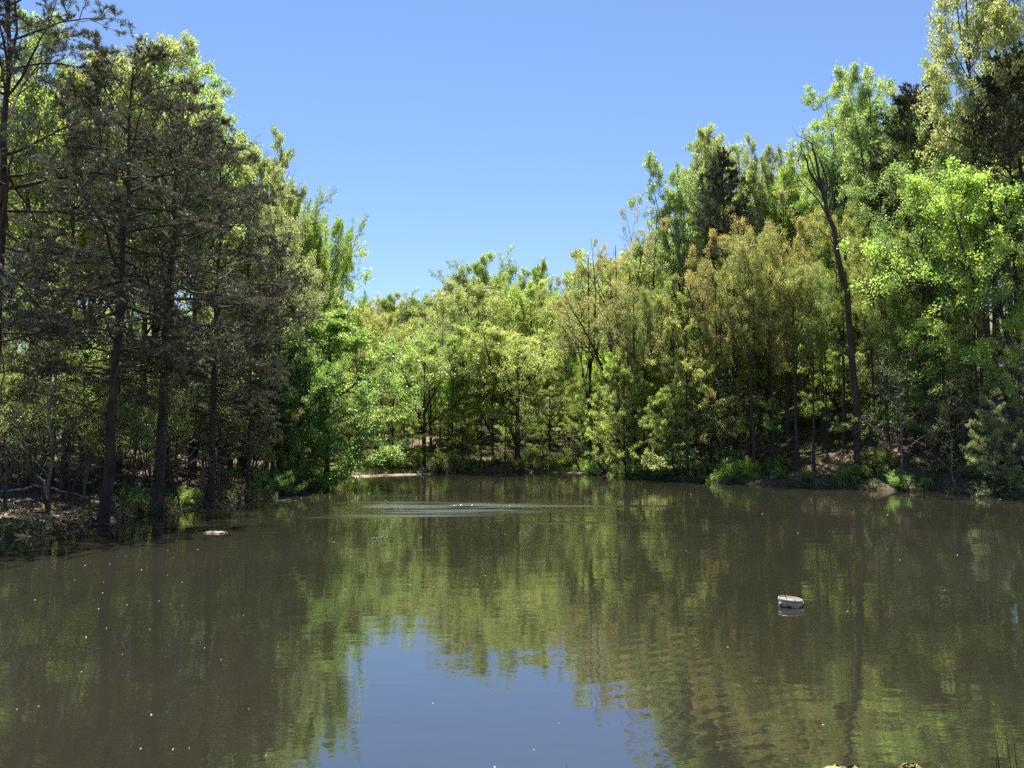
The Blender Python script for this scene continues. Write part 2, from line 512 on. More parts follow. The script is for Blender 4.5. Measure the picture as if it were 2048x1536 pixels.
def broadleaf(key, seed, H=20.0, r0=0.25, base=0.35, n1=26, prof=None, ang=0.9, up=0.5, n2=7, n3=6, n4=0, leaf_n=14, leaf=0.19,
              spread=0.16, upb=0.6, wob1=0.3, forks=0, top_r=0.03, lean=(0, 0), planar=0.25, l2=0.42, l3=0.42, twig=0.9, tw=0.02, limb_tint=0.5, aspect=0.65, keep=1.0, lm=0.37, gap=0.22, tlo=0.38, fang=0.42):
    rng = np.random.default_rng(seed)
    P0, R0 = trunk_line(rng, H * 0.97, r0, top_r, 16, tw, lean)
    P0s, R0s = P0, R0
    stems = [(P0, R0)]
    if forks:                       # co-dominant leaders that leave the trunk and climb
        fp, fr, _, _ = sprout(rng, P0, R0, forks, base * 0.75, base + 0.2, lambda t: H * (1 - t) * 0.92, fang, 16, 0.35, 0.22, 0, 0.013, 0.12, 0.8, 0.1)
        P0s = np.concatenate([P0, fp]); R0s = np.concatenate([R0, fr])
        stems.append((fp, fr))
    prof = prof or (lambda s: 0.25 + 0.75 * math.e ** (-((s - 0.35) / 0.4) ** 2))
    pf = np.vectorize(prof)
    Lmax = H * lm
    if forks:
        nn = max(4, n1 // (forks + 1))
        Pa, Ra, ta, ga = sprout(rng, P0, R0, nn, base, 0.97, lambda t: Lmax * pf((t - base) / (1 - base)), ang, 9, up, wob1, 0, 0.017, 0.12)
        Pb, Rb, tb, gb = sprout(rng, fp, fr, nn, 0.12, 0.97, lambda t: Lmax * 0.9 * pf(t), ang * 0.9, 9, up, wob1, 0, 0.017, 0.12)
        P1 = np.concatenate([Pa, Pb]); R1 = np.concatenate([Ra, Rb])
    else:
        P1, R1, t1, g1 = sprout(rng, P0, R0, n1, base, 0.98, lambda t: Lmax * pf((t - base) / (1 - base)), ang, 9, up, wob1, 0, 0.017, 0.12)
    if keep < 1:
        k = rng.random(len(P1)) < keep
        P1, R1 = P1[k], R1[k]
    L1 = np.linalg.norm(np.diff(P1, axis=1), axis=2).sum(1)
    P2, R2, t2, g2 = sprout(rng, P1, R1, n2, 0.22, 1.0, 1.0, 0.8, 6, up * 0.6, 0.35, planar, 0.0, 0.2)
    # scale level 2 by the limb length
    L2 = l2 * L1[g2] * (1.15 - 0.75 * t2)
    P2 = P2[:, :1] + (P2 - P2[:, :1]) * L2[:, None, None]
    R2 = np.minimum(L2 * 0.012 + 0.003, 0.05)[:, None] * np.linspace(1, 0.25, 6)[None]
    if gap:
        k = rng.random(len(P2)) > gap
        P2, R2, L2, g2 = P2[k], R2[k], L2[k], g2[k]
    P3, R3, t3, g3 = sprout(rng, P2, R2, n3, 0.15, 1.0, 1.0, 0.75, 4, up * 0.5, 0.4, planar, 0.0, 0.3)
    L3 = np.maximum(l3 * L2[g3] * (1.1 - 0.6 * t3), 0.25) * twig
    P3 = P3[:, :1] + (P3 - P3[:, :1]) * L3[:, None, None]
    R3 = np.minimum(L3 * 0.009 + 0.0025, 0.02)[:, None] * np.linspace(1, 0.4, 4)[None]
    tb_ = [(p, r, 10) for p, r in stems[:1]] + [(p, r, 8) for p, r in stems[1:]] + [(P1, R1, 5), (P2, R2, 4), (P3, R3, 3)]
    cr = []
    if leaf_n > 0:
        g = g2[g3] * 7 + g3 % 7
        g = np.unique(g, return_inverse=True)[1]
        cr.append(leaves(rng, P3, leaf_n, leaf, spread, upb, tlo, aspect, g, limb_tint))
    return tb_, cr, H


def make(key, seed, leafmat='leaf', barkmat='bark', **kw):
    t, c, H = broadleaf(key, seed, **kw)
    finish(key, t, c, H, M[leafmat], M[barkmat])


def make_pine(key, seed, H=18.0, r0=0.19, base=0.25, n1=80, Lmax=4.6, dead=14, lean=(0, 0), ascend=0.35, droop=-0.7, tuft=6, sz=0.12, wd=0.024, blades=5, top_round=0.5, n2=9, n3=5):
    rng = np.random.default_rng(seed)
    P0, R0 = trunk_line(rng, H, r0, 0.03, 18, 0.06, lean, 1.25)
    def prof(t):
        s = np.clip((t - base) / (1 - base), 0, 1)
        return Lmax * np.clip(np.minimum(0.45 + 1.6 * s, 1.0) * (1 - s ** 2.2 * (1 - 0.16 - 0.12 * top_round)), 0.1, 1)
    P1, R1, t1, g1 = sprout(rng, P0, R0, n1, base, 0.985, prof, lambda t: 1.62 - 0.75 * np.clip((t - 0.45) / 0.55, 0, 1), 10,
                            lambda s: ascend if s < 0.5 else droop, 0.3, 0, 0.0135, 0.18, 0.62, 0.2)
    L1 = np.linalg.norm(np.diff(P1, axis=1), axis=2).sum(1)
    P2, R2, t2, g2 = sprout(rng, P1, R1, n2, 0.3, 1.0, 1.0, 0.85, 6, 0.1, 0.3, 0.95, 0.0, 0.2)
    L2 = np.maximum(0.40 * L1[g2] * (1.15 - 0.8 * t2), 0.3)
    P2 = P2[:, :1] + (P2 - P2[:, :1]) * L2[:, None, None]
    R2 = np.minimum(L2 * 0.011 + 0.003, 0.03)[:, None] * np.linspace(1, 0.3, 6)[None]
    P3, R3, t3, g3 = sprout(rng, P2, R2, n3, 0.25, 1.0, 1.0, 0.7, 4, 0.3, 0.3, 0.8, 0.0, 0.4)
    L3 = np.clip(0.45 * L2[g3] * (1.1 - 0.5 * t3), 0.22, 0.9)
    P3 = P3[:, :1] + (P3 - P3[:, :1]) * L3[:, None, None]
    R3 = np.full((len(P3), 4), 0.006)
    tb_ = [(P0, R0, 12), (P1, R1, 6), (P2, R2, 4), (P3, R3, 3)]
    if dead:
        Pd, Rd, _, _ = sprout(rng, P0, R0, dead, 0.06, base + 0.12, Lmax * 0.6, 1.55, 8, -0.5, 0.4, 0, 0.010, 0.2)
        Pe, Re, _, _ = sprout(rng, Pd, Rd, 5, 0.3, 1, 0.9, 0.8, 5, -0.1, 0.5, 0.4, 0.008, 0.3)
        tb_ += [(Pd, Rd, 5), (Pe, Re, 3)]
    g = np.unique(g2[g3], return_inverse=True)[1]
    cr = [needles(rng, P3, tuft, sz, wd, blades, g)]
    # cones: little dark knobs sitting on the twigs
    k = rng.random(len(P3)) < 0.22
    c0 = P3[k][:, 2]
    dirs = norm(rng.normal(0, 1, c0.shape))
    Pc = np.stack([c0, c0 + dirs * 0.03, c0 + dirs * 0.065], axis=1)
    Rc = np.tile(np.array([0.012, 0.028, 0.004]), (len(c0), 1))
    tb_.append((Pc, Rc, 4))
    finish(key, tb_, cr, H, M['needle'], M['pine_bark'])


def shrub(key, seed, H=2.0, stems=9, leaf_n=16, leaf=0.11, spreadang=0.6, n2=6, n3=5, spread=0.08, leafmat='leaf', barkmat='bark', upb=0.5, droop=-0.3, sr=0.5):
    rng = np.random.default_rng(seed)
    az = rng.random(stems) * 6.28
    A = np.abs(rng.normal(0, spreadang, stems))
    d = np.stack([np.cos(az) * np.sin(A), np.sin(az) * np.sin(A), np.cos(A)], axis=1)
    p = np.stack([rng.normal(0, sr * 0.4, stems), rng.normal(0, sr * 0.4, stems), np.full(stems, -0.25)], axis=1)
    K = 8
    P0 = np.empty((stems, K, 3)); P0[:, 0] = p
    L = H * (0.7 + 0.5 * rng.random(stems))
    for k in range(1, K):
        d = norm(d + np.array([0, 0, droop]) / K + rng.normal(0, 0.12, d.shape))
        p = p + d * (L / (K - 1))[:, None]
        P0[:, k] = p
    R0 = (0.008 + 0.006 * L)[:, None] * np.linspace(1, 0.25, K)[None]
    P2, R2, t2, g2 = sprout(rng, P0, R0, n2, 0.2, 1, lambda t: H * 0.45 * (1.15 - 0.6 * t), 0.8, 6, 0.2, 0.4, 0, 0.008, 0.3)
    P3, R3, t3, g3 = sprout(rng, P2, R2, n3, 0.15, 1, H * 0.16, 0.8, 4, 0.1, 0.4, 0, 0.008, 0.4)
    cr = [leaves(rng, P3, leaf_n, leaf, spread, upb, 0.1, 0.6, None, 0.4)] if leaf_n else None
    finish(key, [(P0, R0, 5), (P2, R2, 3), (P3, R3, 3)], cr, H, M[leafmat], M[barkmat])


# ------------------------------------------------------------------ the tree kinds
dome_prof = lambda s: 0.62 + 0.35 * math.exp(-((s - 0.55) / 0.3) ** 2)
col_prof = lambda s: 0.46 + 0.48 * math.exp(-((s - 0.42) / 0.4) ** 2) - 0.24 * max(0, s - 0.75) / 0.25
make('tulip_a', 11, lm=0.22, fang=0.3, H=24, r0=0.26, base=0.24, n1=42, prof=col_prof, ang=0.78, up=0.45, n2=9, n3=6, leaf_n=10, leaf=0.19, spread=0.17, forks=2, limb_tint=0.4)
make('tulip_b', 12, lm=0.22, fang=0.3, H=24, r0=0.24, base=0.28, n1=36, prof=col_prof, ang=0.72, up=0.5, n2=8, n3=6, leaf_n=10, leaf=0.19, spread=0.15, forks=1, limb_tint=0.55)
make('tulip_c', 13, lm=0.22, fang=0.3, H=22, r0=0.22, base=0.20, n1=38, prof=col_prof, ang=0.85, up=0.4, n2=9, n3=6, leaf_n=11, leaf=0.18, spread=0.18, forks=0)
make('tulip_d', 14, lm=0.22, fang=0.3, H=24, r0=0.25, base=0.30, n1=38, prof=col_prof, ang=0.7, up=0.45, n2=8, n3=6, leaf_n=10, leaf=0.19, spread=0.2, forks=3)
make('tulip_e', 15, fang=0.3, H=24, r0=0.25, base=0.45, n1=34, lm=0.2, prof=dome_prof, ang=1.0, up=0.3, n2=8, n3=6, leaf_n=10, leaf=0.18, spread=0.18, forks=1, tw=0.035)
make('tulip_f', 16, H=22, r0=0.22, base=0.5, n1=30, lm=0.2, prof=dome_prof, ang=1.05, up=0.25, n2=8, n3=6, leaf_n=10, leaf=0.18, spread=0.18, forks=0, tw=0.05)
make('tulip_g', 17, fang=0.26, H=22, r0=0.26, base=0.36, n1=54, prof=dome_prof, ang=0.95, up=0.22, n2=8, n3=5, leaf_n=15, leaf=0.19, spread=0.14, forks=2, wob1=0.4, limb_tint=0.5, lm=0.145, l2=0.5, gap=0.3, tlo=0.55)
make('tulip_h', 18, fang=0.3, H=22, r0=0.26, base=0.40, n1=48, prof=dome_prof, ang=1.05, up=0.25, n2=8, n3=5, leaf_n=15, leaf=0.19, spread=0.14, forks=3, wob1=0.45, limb_tint=0.5, lm=0.16, l2=0.5, gap=0.3, tlo=0.55)
round_prof = lambda s: 0.45 + 0.6 * math.exp(-((s - 0.38) / 0.36) ** 2) - 0.35 * max(0, s - 0.55) / 0.45
make('oak_a', 21, lm=0.28, fang=0.36, H=20, r0=0.32, base=0.25, n1=30, prof=lambda s: 1.15 * round_prof(s), ang=0.95, up=0.35, n2=9, n3=7, leaf_n=10, leaf=0.16, spread=0.13, forks=2, wob1=0.45, tw=0.035)
make('oak_b', 22, lm=0.28, fang=0.36, H=20, r0=0.30, base=0.22, n1=28, prof=lambda s: 1.25 * round_prof(s), ang=1.0, up=0.3, n2=9, n3=7, leaf_n=11, leaf=0.16, spread=0.13, forks=3, wob1=0.45, tw=0.035)
make('oak_c', 23, lm=0.28, fang=0.36, H=20, r0=0.30, base=0.30, n1=26, prof=lambda s: 1.1 * round_prof(s), ang=0.9, up=0.4, n2=8, n3=7, leaf_n=7, leaf=0.14, spread=0.13, forks=2, wob1=0.4, tw=0.03)
make('maple_a', 31, H=14, r0=0.20, base=0.10, n1=40, prof=lambda s: 1.05 * round_prof(s), ang=1.0, up=0.35, n2=9, n3=7, leaf_n=13, leaf=0.15, spread=0.13, upb=0.9, forks=0, limb_tint=0.5)
make('maple_b', 32, H=15, r0=0.22, base=0.20, n1=34, prof=lambda s: 1.1 * round_prof(s), ang=0.85, up=0.45, n2=9, n3=7, leaf_n=12, leaf=0.19, spread=0.14, upb=0.9, forks=2)
make('maple_c', 33, H=15, r0=0.18, base=0.16, n1=34, prof=lambda s: 0.95 * round_prof(s), ang=0.9, up=0.4, n2=8, n3=7, leaf_n=10, leaf=0.19, spread=0.13, upb=0.9, forks=1)
make('maple_d', 34, H=12, r0=0.16, base=0.03, n1=54, prof=lambda s: 0.62 + 0.5 * math.exp(-((s - 0.4) / 0.35) ** 2) - 0.5 * max(0, s - 0.6) / 0.4, ang=1.2, up=0.1, n2=9, n3=7, leaf_n=11, leaf=0.18, spread=0.13, upb=1.0, planar=0.5)
make('beech_a', 41, H=12, r0=0.14, base=0.10, n1=26, prof=lambda s: 1.2 * (1 - 0.75 * s), ang=1.45, up=0.12, n2=10, n3=6, leaf_n=12, leaf=0.16, spread=0.10, upb=1.4, planar=0.85, wob1=0.3)
make('beech_b', 42, H=13, r0=0.14, base=0.16, n1=22, prof=lambda s: 1.15 * (1 - 0.7 * s), ang=1.35, up=0.1, n2=10, n3=6, leaf_n=12, leaf=0.16, spread=0.10, upb=1.4, planar=0.85, wob1=0.35)
make('bare_a', 51, barkmat='dead_bark', H=22, r0=0.18, base=0.45, n1=26, prof=col_prof, ang=0.6, up=0.5, n2=9, n3=8, leaf_n=1, leaf=0.08, spread=0.1, forks=2, l3=0.5)
make('bare_b', 52, barkmat='dead_bark', H=16, r0=0.15, base=0.20, n1=30, prof=round_prof, ang=0.9, up=0.25, n2=8, n3=7, leaf_n=2, leaf=0.08, spread=0.12, forks=1, l3=0.5)
for i, s in enumerate((61, 62, 63)):
    make('sapling_%s' % 'abc'[i], s, H=8, r0=0.055, base=(0.25, 0.12, 0.4)[i], n1=(16, 18, 14)[i], prof=lambda s: 0.75 * (1 - 0.6 * s), ang=(1.0, 1.25, 0.8)[i], up=0.25, n2=6, n3=4,
         leaf_n=(7, 9, 5)[i], leaf=0.10, spread=0.08, upb=1.1, planar=0.6, tw=0.13, top_r=0.012)
for i, s in enumerate((66, 67)):
    make('twiggy_%s' % 'ab'[i], s, barkmat='dead_bark', H=7, r0=0.05, base=0.12, n1=16, prof=lambda s: 0.8 * (1 - 0.5 * s), ang=0.9, up=0.2, n2=6, n3=5, leaf_n=1, leaf=0.07, spread=0.08, tw=0.16, top_r=0.01)
make_pine('pine_a', 71, H=18, base=0.29, n1=58, Lmax=4.9, r0=0.21)
make_pine('pine_b', 72, H=17, base=0.27, n1=60, Lmax=5.2, r0=0.21, ascend=0.35, droop=-1.2)
make_pine('pine_c', 73, H=22, base=0.5, n1=95, Lmax=4.2, dead=14, tuft=8, blades=7)
shrub('shrub_a', 81, 2.0, 10)
shrub('shrub_b', 82, 1.6, 14, spreadang=0.9, droop=-0.9, leaf_n=12)
shrub('shrub_c', 83, 2.4, 16, spreadang=0.3, droop=0.0, leaf_n=10, leaf=0.12)
shrub('shrub_d', 84, 2.6, 14, spreadang=0.5, droop=-0.2, leaf_n=2, leaf=0.08)

# ------------------------------------------------------------------ terrain and pond
SHORE = [(-20.5, 4.5), (-19.5, 10), (-17.5, 18), (-15.6, 23.6), (-14.7, 27.1), (-14.6, 32), (-14.2, 36.5), (-12.9, 41), (-12.0, 46), (-12.1, 51), (-13.6, 58), (-14.2, 65),
         (-11.5, 70.5), (-7.3, 72.5), (-1.1, 75), (6.5, 76.2), (7.4, 69.5), (10.6, 62), (13.8, 58.8), (16.2, 55), (19.1, 51), (22.8, 48), (25.4, 46), (28.6, 44), (33, 41), (38, 34),
         (38, 22), (34, 12), (24, 7.0), (12, 5.8), (0, 5.2), (-12, 4.6)]


def densify(poly):
    p = np.array(poly, float)
    for _ in range(3):
        q = np.roll(p, -1, axis=0)
        p = np.stack([0.75 * p + 0.25 * q, 0.25 * p + 0.75 * q], axis=1).reshape(-1, 2)
    n = len(p)
    s = np.arange(n)
    wob = 0.22 * np.sin(s * 0.9) + 0.18 * np.sin(s * 2.23 + 1) + 0.12 * np.sin(s * 0.37 + 2)
    tg = np.roll(p, -1, axis=0) - np.roll(p, 1, axis=0)
    nn = norm(np.stack([-tg[:, 1], tg[:, 0]], axis=1))
    return p + nn * wob[:, None]


SH = densify(SHORE)


def shore_dist(X, Y):
    """signed distance to the waterline, positive on land"""
    X = np.asarray(X, float).ravel(); Y = np.asarray(Y, float).ravel()
    a = SH; b = np.roll(SH, -1, axis=0)
    best = np.full(len(X), 1e9); inside = np.zeros(len(X), bool)
    for (ax, ay), (bx, by) in zip(a, b):
        dx, dy = bx - ax, by - ay
        t = np.clip(((X - ax) * dx + (Y - ay) * dy) / (dx * dx + dy * dy + 1e-12), 0, 1)
        best = np.minimum(best, (X - ax - t * dx) ** 2 + (Y - ay - t * dy) ** 2)
        if ay != by:
            c = ((ay > Y) != (by > Y)) & (X < (bx - ax) * (Y - ay) / (by - ay) + ax)
            inside ^= c
    d = np.sqrt(best)
    return np.where(inside, -d, d)


def sstep(a, b, x):
    t = np.clip((x - a) / (b - a), 0, 1)
    return t * t * (3 - 2 * t)


def terrain(X, Y, d=None):
    X = np.asarray(X, float); Y = np.asarray(Y, float)
    shp = X.shape
    X = X.ravel(); Y = Y.ravel()
    if d is None: d = shore_dist(X, Y)
    wr = sstep(12, 34, X)
    wl = 1 - sstep(-16, -8, X)
    slope = 0.14 + 0.30 * wr - 0.06 * wl
    cap = 15 + 9 * wr - 5 * wl
    far = sstep(95, 190, Y) * 9.0
    near = 1 - sstep(2, 9, Y)
    near = near * (1 - 0.7 * sstep(28, 40, np.abs(X)))
    slope = slope * (1 - near) + 0.32 * near
    cap = cap * (1 - near) + 1.5 * near
    dd = np.maximum(d - 0.4, 0)
    z = 0.22 * sstep(0, 0.5, d) + cap * (1 - np.exp(-slope * dd / cap)) + far
    bump = 0.16 * np.sin(X * 0.9 + 1.3 * np.sin(Y * 0.5)) * np.sin(Y * 0.8 + X * 0.3) + 0.07 * np.sin(X * 2.7 + Y * 1.1) * np.sin(Y * 2.3 - X * 0.7)
    bump = bump + 0.5 * np.sin(X * 0.13 + 0.7) * np.sin(Y * 0.11) * sstep(8, 30, d)
    z = z + bump * sstep(0.2, 4, d)
    z = np.where(d < 0, -np.minimum(1.6, 0.45 * -d), z)
    return z.reshape(shp)


def tz(x, y):
    return float(terrain(np.array([x]), np.array([y]))[0])


def axis(a, b, lo, hi, fine, growth=1.12):
    mid = list(np.arange(lo, hi + fine, fine))
    s = fine; x = mid[-1]; up_ = []
    while x < b:
        s *= growth; x += s; up_.append(x)
    s = fine; x = mid[0]; dn = []
    while x > a:
        s *= growth; x -= s; dn.append(x)
    return np.array(dn[::-1] + mid + up_)


gx = axis(-900, 900, -30, 45, 0.6); gy = axis(-120, 1500, 0, 90, 0.6)
GX, GY = np.meshgrid(gx, gy)
GZ = terrain(GX, GY)
idx = np.arange(GX.size).reshape(GX.shape)
gq = np.stack([idx[:-1, :-1], idx[:-1, 1:], idx[1:, 1:], idx[1:, :-1]], axis=-1).reshape(-1, 4)
ground = link('ground', mesh_from('ground', np.stack([GX, GY, GZ], axis=-1).reshape(-1, 3), [gq], [M['ground']], smooth=True))
tag(ground, kind='structure')

wp = np.array([(-24, 2.5, 0), (42, 2.5, 0), (42, 80, 0), (-24, 80, 0)], float)
water = link('water', mesh_from('water', wp, [np.array([[0, 1, 2, 3]])], [M['water']]))
tag(water, kind='structure')


def hit_ground(px, py, lo=20, hi=160):
    r = ray(px, py)
    D = np.arange(lo, hi, 0.2)
    P = np.array([0, 0, CAM_H])[None] + r[None] * (D / r[1])[:, None]
    z = terrain(P[:, 0], P[:, 1])
    k = np.argmax(P[:, 2] <= z)
    return P[k] if P[k, 2] <= z[k] else None


# ------------------------------------------------------------------ placing trees
KIND = {'tulip': 'tulip_tree', 'oak': 'oak_tree', 'maple': 'maple_tree', 'beech': 'beech_tree', 'bare': 'bare_tree', 'sapling': 'sapling', 'twiggy': 'bare_sapling',
        'pine': 'pine_tree', 'shrub': 'shrub'}
CATS = {'sapling': 'sapling', 'bare_sapling': 'sapling', 'shrub': 'shrub'}
COL = {
    'yg': (0.305, 0.395, 0.090), 'lime': (0.33, 0.455, 0.090), 'pale': (0.325, 0.42, 0.130), 'green': (0.215, 0.35, 0.072), 'mid': (0.245, 0.350, 0.080), 'deep': (0.14, 0.19, 0.060),
    'bronze': (0.385, 0.355, 0.100), 'olive': (0.315, 0.345, 0.100), 'tan': (0.345, 0.335, 0.130), 'pine': (0.098, 0.106, 0.068), 'pineg': (0.085, 0.098, 0.065), 'mint': (0.31, 0.40, 0.150),
}
TREES = []      # roots of everything that grows, with its place in the photo
rngp = random.Random(5)


def plant(proto, x, y, top=None, H=None, wid=1.0, col='yg', rot=None, lean=(0, 0), label=None, group=None, jit=0.08):
    """One tree: an Empty at the foot, a trunk and a crown under it."""
    pr = PROTO[proto]
    z = tz(x, y) - 0.05
    if top is not None:
        H = at(0, top, y)[2] - z
    sz = H / pr['H']
    sx = sz * wid
    kind = KIND[proto.split('_')[0]]
    r = rngp.random() * 6.283 if rot is None else rot
    root = empty(kind, (x, y, z), (lean[1], lean[0], r) if lean != (0, 0) else (0, 0, r), (sx, sx, sz))
    if lean != (0, 0):
        root.rotation_mode = 'ZYX'
        root.rotation_euler = (lean[1], lean[0], r)
        root.rotation_mode = 'QUATERNION'
        root.rotation_quaternion = (Euler((lean[1], lean[0], 0), 'XYZ').to_quaternion() @ Euler((0, 0, r), 'XYZ').to_quaternion())
    t = link('trunk', pr['trunk'], root)
    if pr['crown'] is not None:
        c = link('crown' if kind != 'shrub' else 'foliage', pr['crown'], root)
        b = COL[col]
        j = [1 + rngp.uniform(-jit, jit) for _ in range(3)]
        v = 1 + rngp.uniform(-jit, jit)
        c.color = (b[0] * j[0] * v, b[1] * j[1] * v, b[2] * j[2] * v, 1)
    if kind == 'shrub':
        t.name = 'stems'
    tag(root, label, CATS.get(kind, 'tree'), group)
    TREES.append((root, kind, x, y, H, label))
    return root


def P(proto, px, D, top, wid=1.0, col='yg', label=None, hw=None, **kw):
    x = at(px, 930, D)[0]
    if hw:
        pr = PROTO[proto]
        Hh = at(0, top, D)[2] - tz(x, D) + 0.05
        wid = (1.12 if proto[:5] in ('tulip', 'pine_') else 1.4) * hw / FPX * D / (pr['R'] * Hh / pr['H'])
    return plant(proto, x, D, top=top, wid=wid, col=col, label=label, **kw)


# hero trees of the left bank
P('pine_a', -22, 26.0, -150, 1.0, 'pine', 'tallest dark pine at the left edge, its top cut off by the frame', rot=0.4)
P('pine_b', 208, 29.3, 112, 1.0, 'pine', 'dark pine with a thick crooked trunk rising straight from the left waterline', rot=2.2, lean=(0.03, 0))
P('pine_a', 318, 33.5, 190, 1.05, 'pine', 'dark pine with long drooping limbs, next towards the pond from the crooked one', rot=4.0, lean=(0.03, 0))
P('pine_b', 420, 38.0, 275, 0.9, 'pine', 'smaller dark pine whose boughs hang beside the yellow-green spreading oak', rot=1.0)
P('pine_a', 128, 37.0, 170, 0.7, 'pine', 'dark pine between the edge pine and the crooked trunked pine', rot=3.0)
P('pine_b', 545, 47.0, 480, 0.6, 'pineg', 'narrow dark pine half hidden by the bright green maple', rot=0.7)
P('pine_b', 500, 41, 560, 1.0, 'pine', 'low dark pine whose drooping boughs reach the shrubs by the water', rot=5.0, hw=62)
P('maple_b', 545, 60, 350, 1.0, 'yg', 'full yellow-green crown on the left skyline below the lower twig fan', rot=1.1, hw=62)
P('maple_b', 602, 66, 432, 1.0, 'yg', 'full rounded crown sloping down the left skyline behind the spreading oak', rot=2.3, hw=52)
P('maple_b', 640, 68, 498, 1.0, 'lime', 'last full rounded crown of the left skyline, beside open sky', rot=3.9, hw=38)
P('tulip_g', 480, 58, 312, 1.0, 'pale', 'full pale crown in front of the taller leafless twig fan', rot=5.0, hw=62)
P('tulip_g', 130, 52, 150, 1.0, 'yg', 'bright yellow-green tulip tree glimpsed above the left pine tops', rot=2.0, hw=80)
P('tulip_h', 285, 53, 128, 1.0, 'pale', 'tulip tree between the two tall pale ones on the left skyline', rot=3.0, hw=80)
P('tulip_g', 425, 56, 262, 1.0, 'yg', 'yellow-green tulip tree beneath the taller leafless twig fan', rot=4.0, hw=70)
P('maple_b', 300, 62, 330, 1.0, 'yg', 'sunlit maple glowing through the boughs of the drooping pine', rot=1.0)
P('maple_b', 175, 58, 300, 1.0, 'mid', 'sunlit maple glowing between the left pine trunks', rot=2.0)
P('maple_b', 60, 54, 330, 1.0, 'yg', 'sunlit maple glowing behind the edge pine', rot=3.0)
P('maple_b', 450, 66, 430, 1.0, 'lime', 'sunlit lime green maple glowing behind the smaller pine', rot=4.4)
P('tulip_g', 232, 43, 92, 0.95, 'pale', 'pale yellow-green tulip tree topping the skyline above the crooked pine')
P('tulip_h', 330, 45, 125, 0.9, 'pale', 'pale airy tulip tree showing over the drooping pine, shorter than its neighbour')
P('tulip_c', 165, 44, 110, 0.9, 'yg', 'yellow-green tulip tree peeping between the two tallest pines')
P('tulip_b', 60, 42, 40, 0.9, 'yg', 'yellow-green tulip tree seen through the branches of the edge pine')
P('tulip_h', 385, 48, 215, 0.85, 'pale', 'pale tulip tree on the falling skyline right of the pine tops')
P('bare_a', 462, 56, 262, 0.8, 'tan', 'leafless grey tree with a fine twig fan against the sky, the taller one')
P('bare_a', 532, 58, 318, 0.7, 'tan', 'leafless grey tree with a fine twig fan, the lower one by pale green crowns', rot=2.0)
P('tulip_b', 488, 50, 318, 0.8, 'pale', 'thin pale green tulip tree just below the leafless twig fans')
P('tulip_d', 555, 50, 380, 0.8, 'mint', 'pale mint green tree on the left skyline behind the spreading oak')
P('oak_a', 572, 62, 400, 1.0, 'yg', 'spreading yellow-green oak whose fanned limbs reach out over the pond', rot=1.2, lean=(0.03, 0), hw=70)
P('maple_b', 618, 62, 432, 0.0, 'yg', 'yellow-green oak at the end of the left skyline, beside open sky', rot=0.3, hw=52)
P('maple_d', 652, 52.5, 630, 1.25, 'green', 'dense bright green maple hanging down to the water at the left point', rot=0.6, hw=98)
P('maple_d', 598, 49, 690, 0.9, 'green', 'bright green maple tucked between pine boughs and the dense one', rot=2.6)
P('maple_c', 560, 52, 690, 0.8, 'mid', 'mid green maple half shaded behind the pine boughs on the left')
P('beech_a', 500, 44, 780, 0.8, 'lime', 'sunlit lime green understory tree beneath the drooping pine limbs')
P('maple_c', 440, 46, 640, 0.8, 'mid', 'mid green maple in the gloom behind the smaller pine')
P('maple_b', 712, 78, 622, 0.7, 'olive', 'olive tinged tree standing just behind the dense green maple')
# the head of the pond
P('maple_b', 848, 77, 668, 1.0, 'mid', 'green maple with twin trunks, one leaning, beside the low willow thicket', rot=0.3, hw=62)
P('maple_c', 925, 79, 665, 0.9, 'lime', 'lime green slender maple in the middle of the far shore', hw=48)
P('maple_b', 1035, 78, 662, 1.05, 'yg', 'broad yellow-green maple with several dark trunks at the far shore', rot=1.5, hw=90)
P('maple_c', 985, 82, 672, 0.8, 'mid', 'mid green maple squeezed behind the broad yellow-green one')
P('beech_b', 1100, 80, 720, 0.9, 'mid', 'small layered beech to the right of the broad yellow-green maple')
P('maple_c', 785, 84, 690, 0.9, 'mid', 'rounded green maple above the low willow thicket')
P('maple_b', 955, 98, 580, 0.9, 'olive', 'olive bronze tree, a rounded dome behind the far shore maples', rot=2.0, hw=75)
P('maple_b', 1062, 97, 578, 0.85, 'yg', 'yellow-green tree beside the bronze dome at the head of the pond')
P('maple_b', 1010, 112, 524, 0.8, 'mid', 'mid green crown that peaks highest in the middle of the skyline')
P('maple_b', 942, 114, 548, 0.7, 'mid', 'mid green rounded top left of the highest middle crown')
P('maple_c', 1078, 112, 558, 0.7, 'green', 'deeper green spiky top right of the highest middle crown')
P('maple_b', 1120, 104, 580, 0.8, 'mid', 'mid green tree filling the dip before the right skyline climbs')
P('tulip_c', 1142, 108, 546, 0.6, 'mint', 'thin mint green tree standing alone in the skyline dip')
P('oak_c', 900, 108, 592, 0.8, 'olive', 'olive brown tree sloping down from the bronze dome')
P('bare_b', 762, 104, 640, 0.9, 'tan', 'grey-brown tree barely in leaf among the green far slope')
P('bare_b', 795, 100, 668, 0.7, 'tan', 'second grey-brown tree barely in leaf, lower on the far slope', rot=1.7)
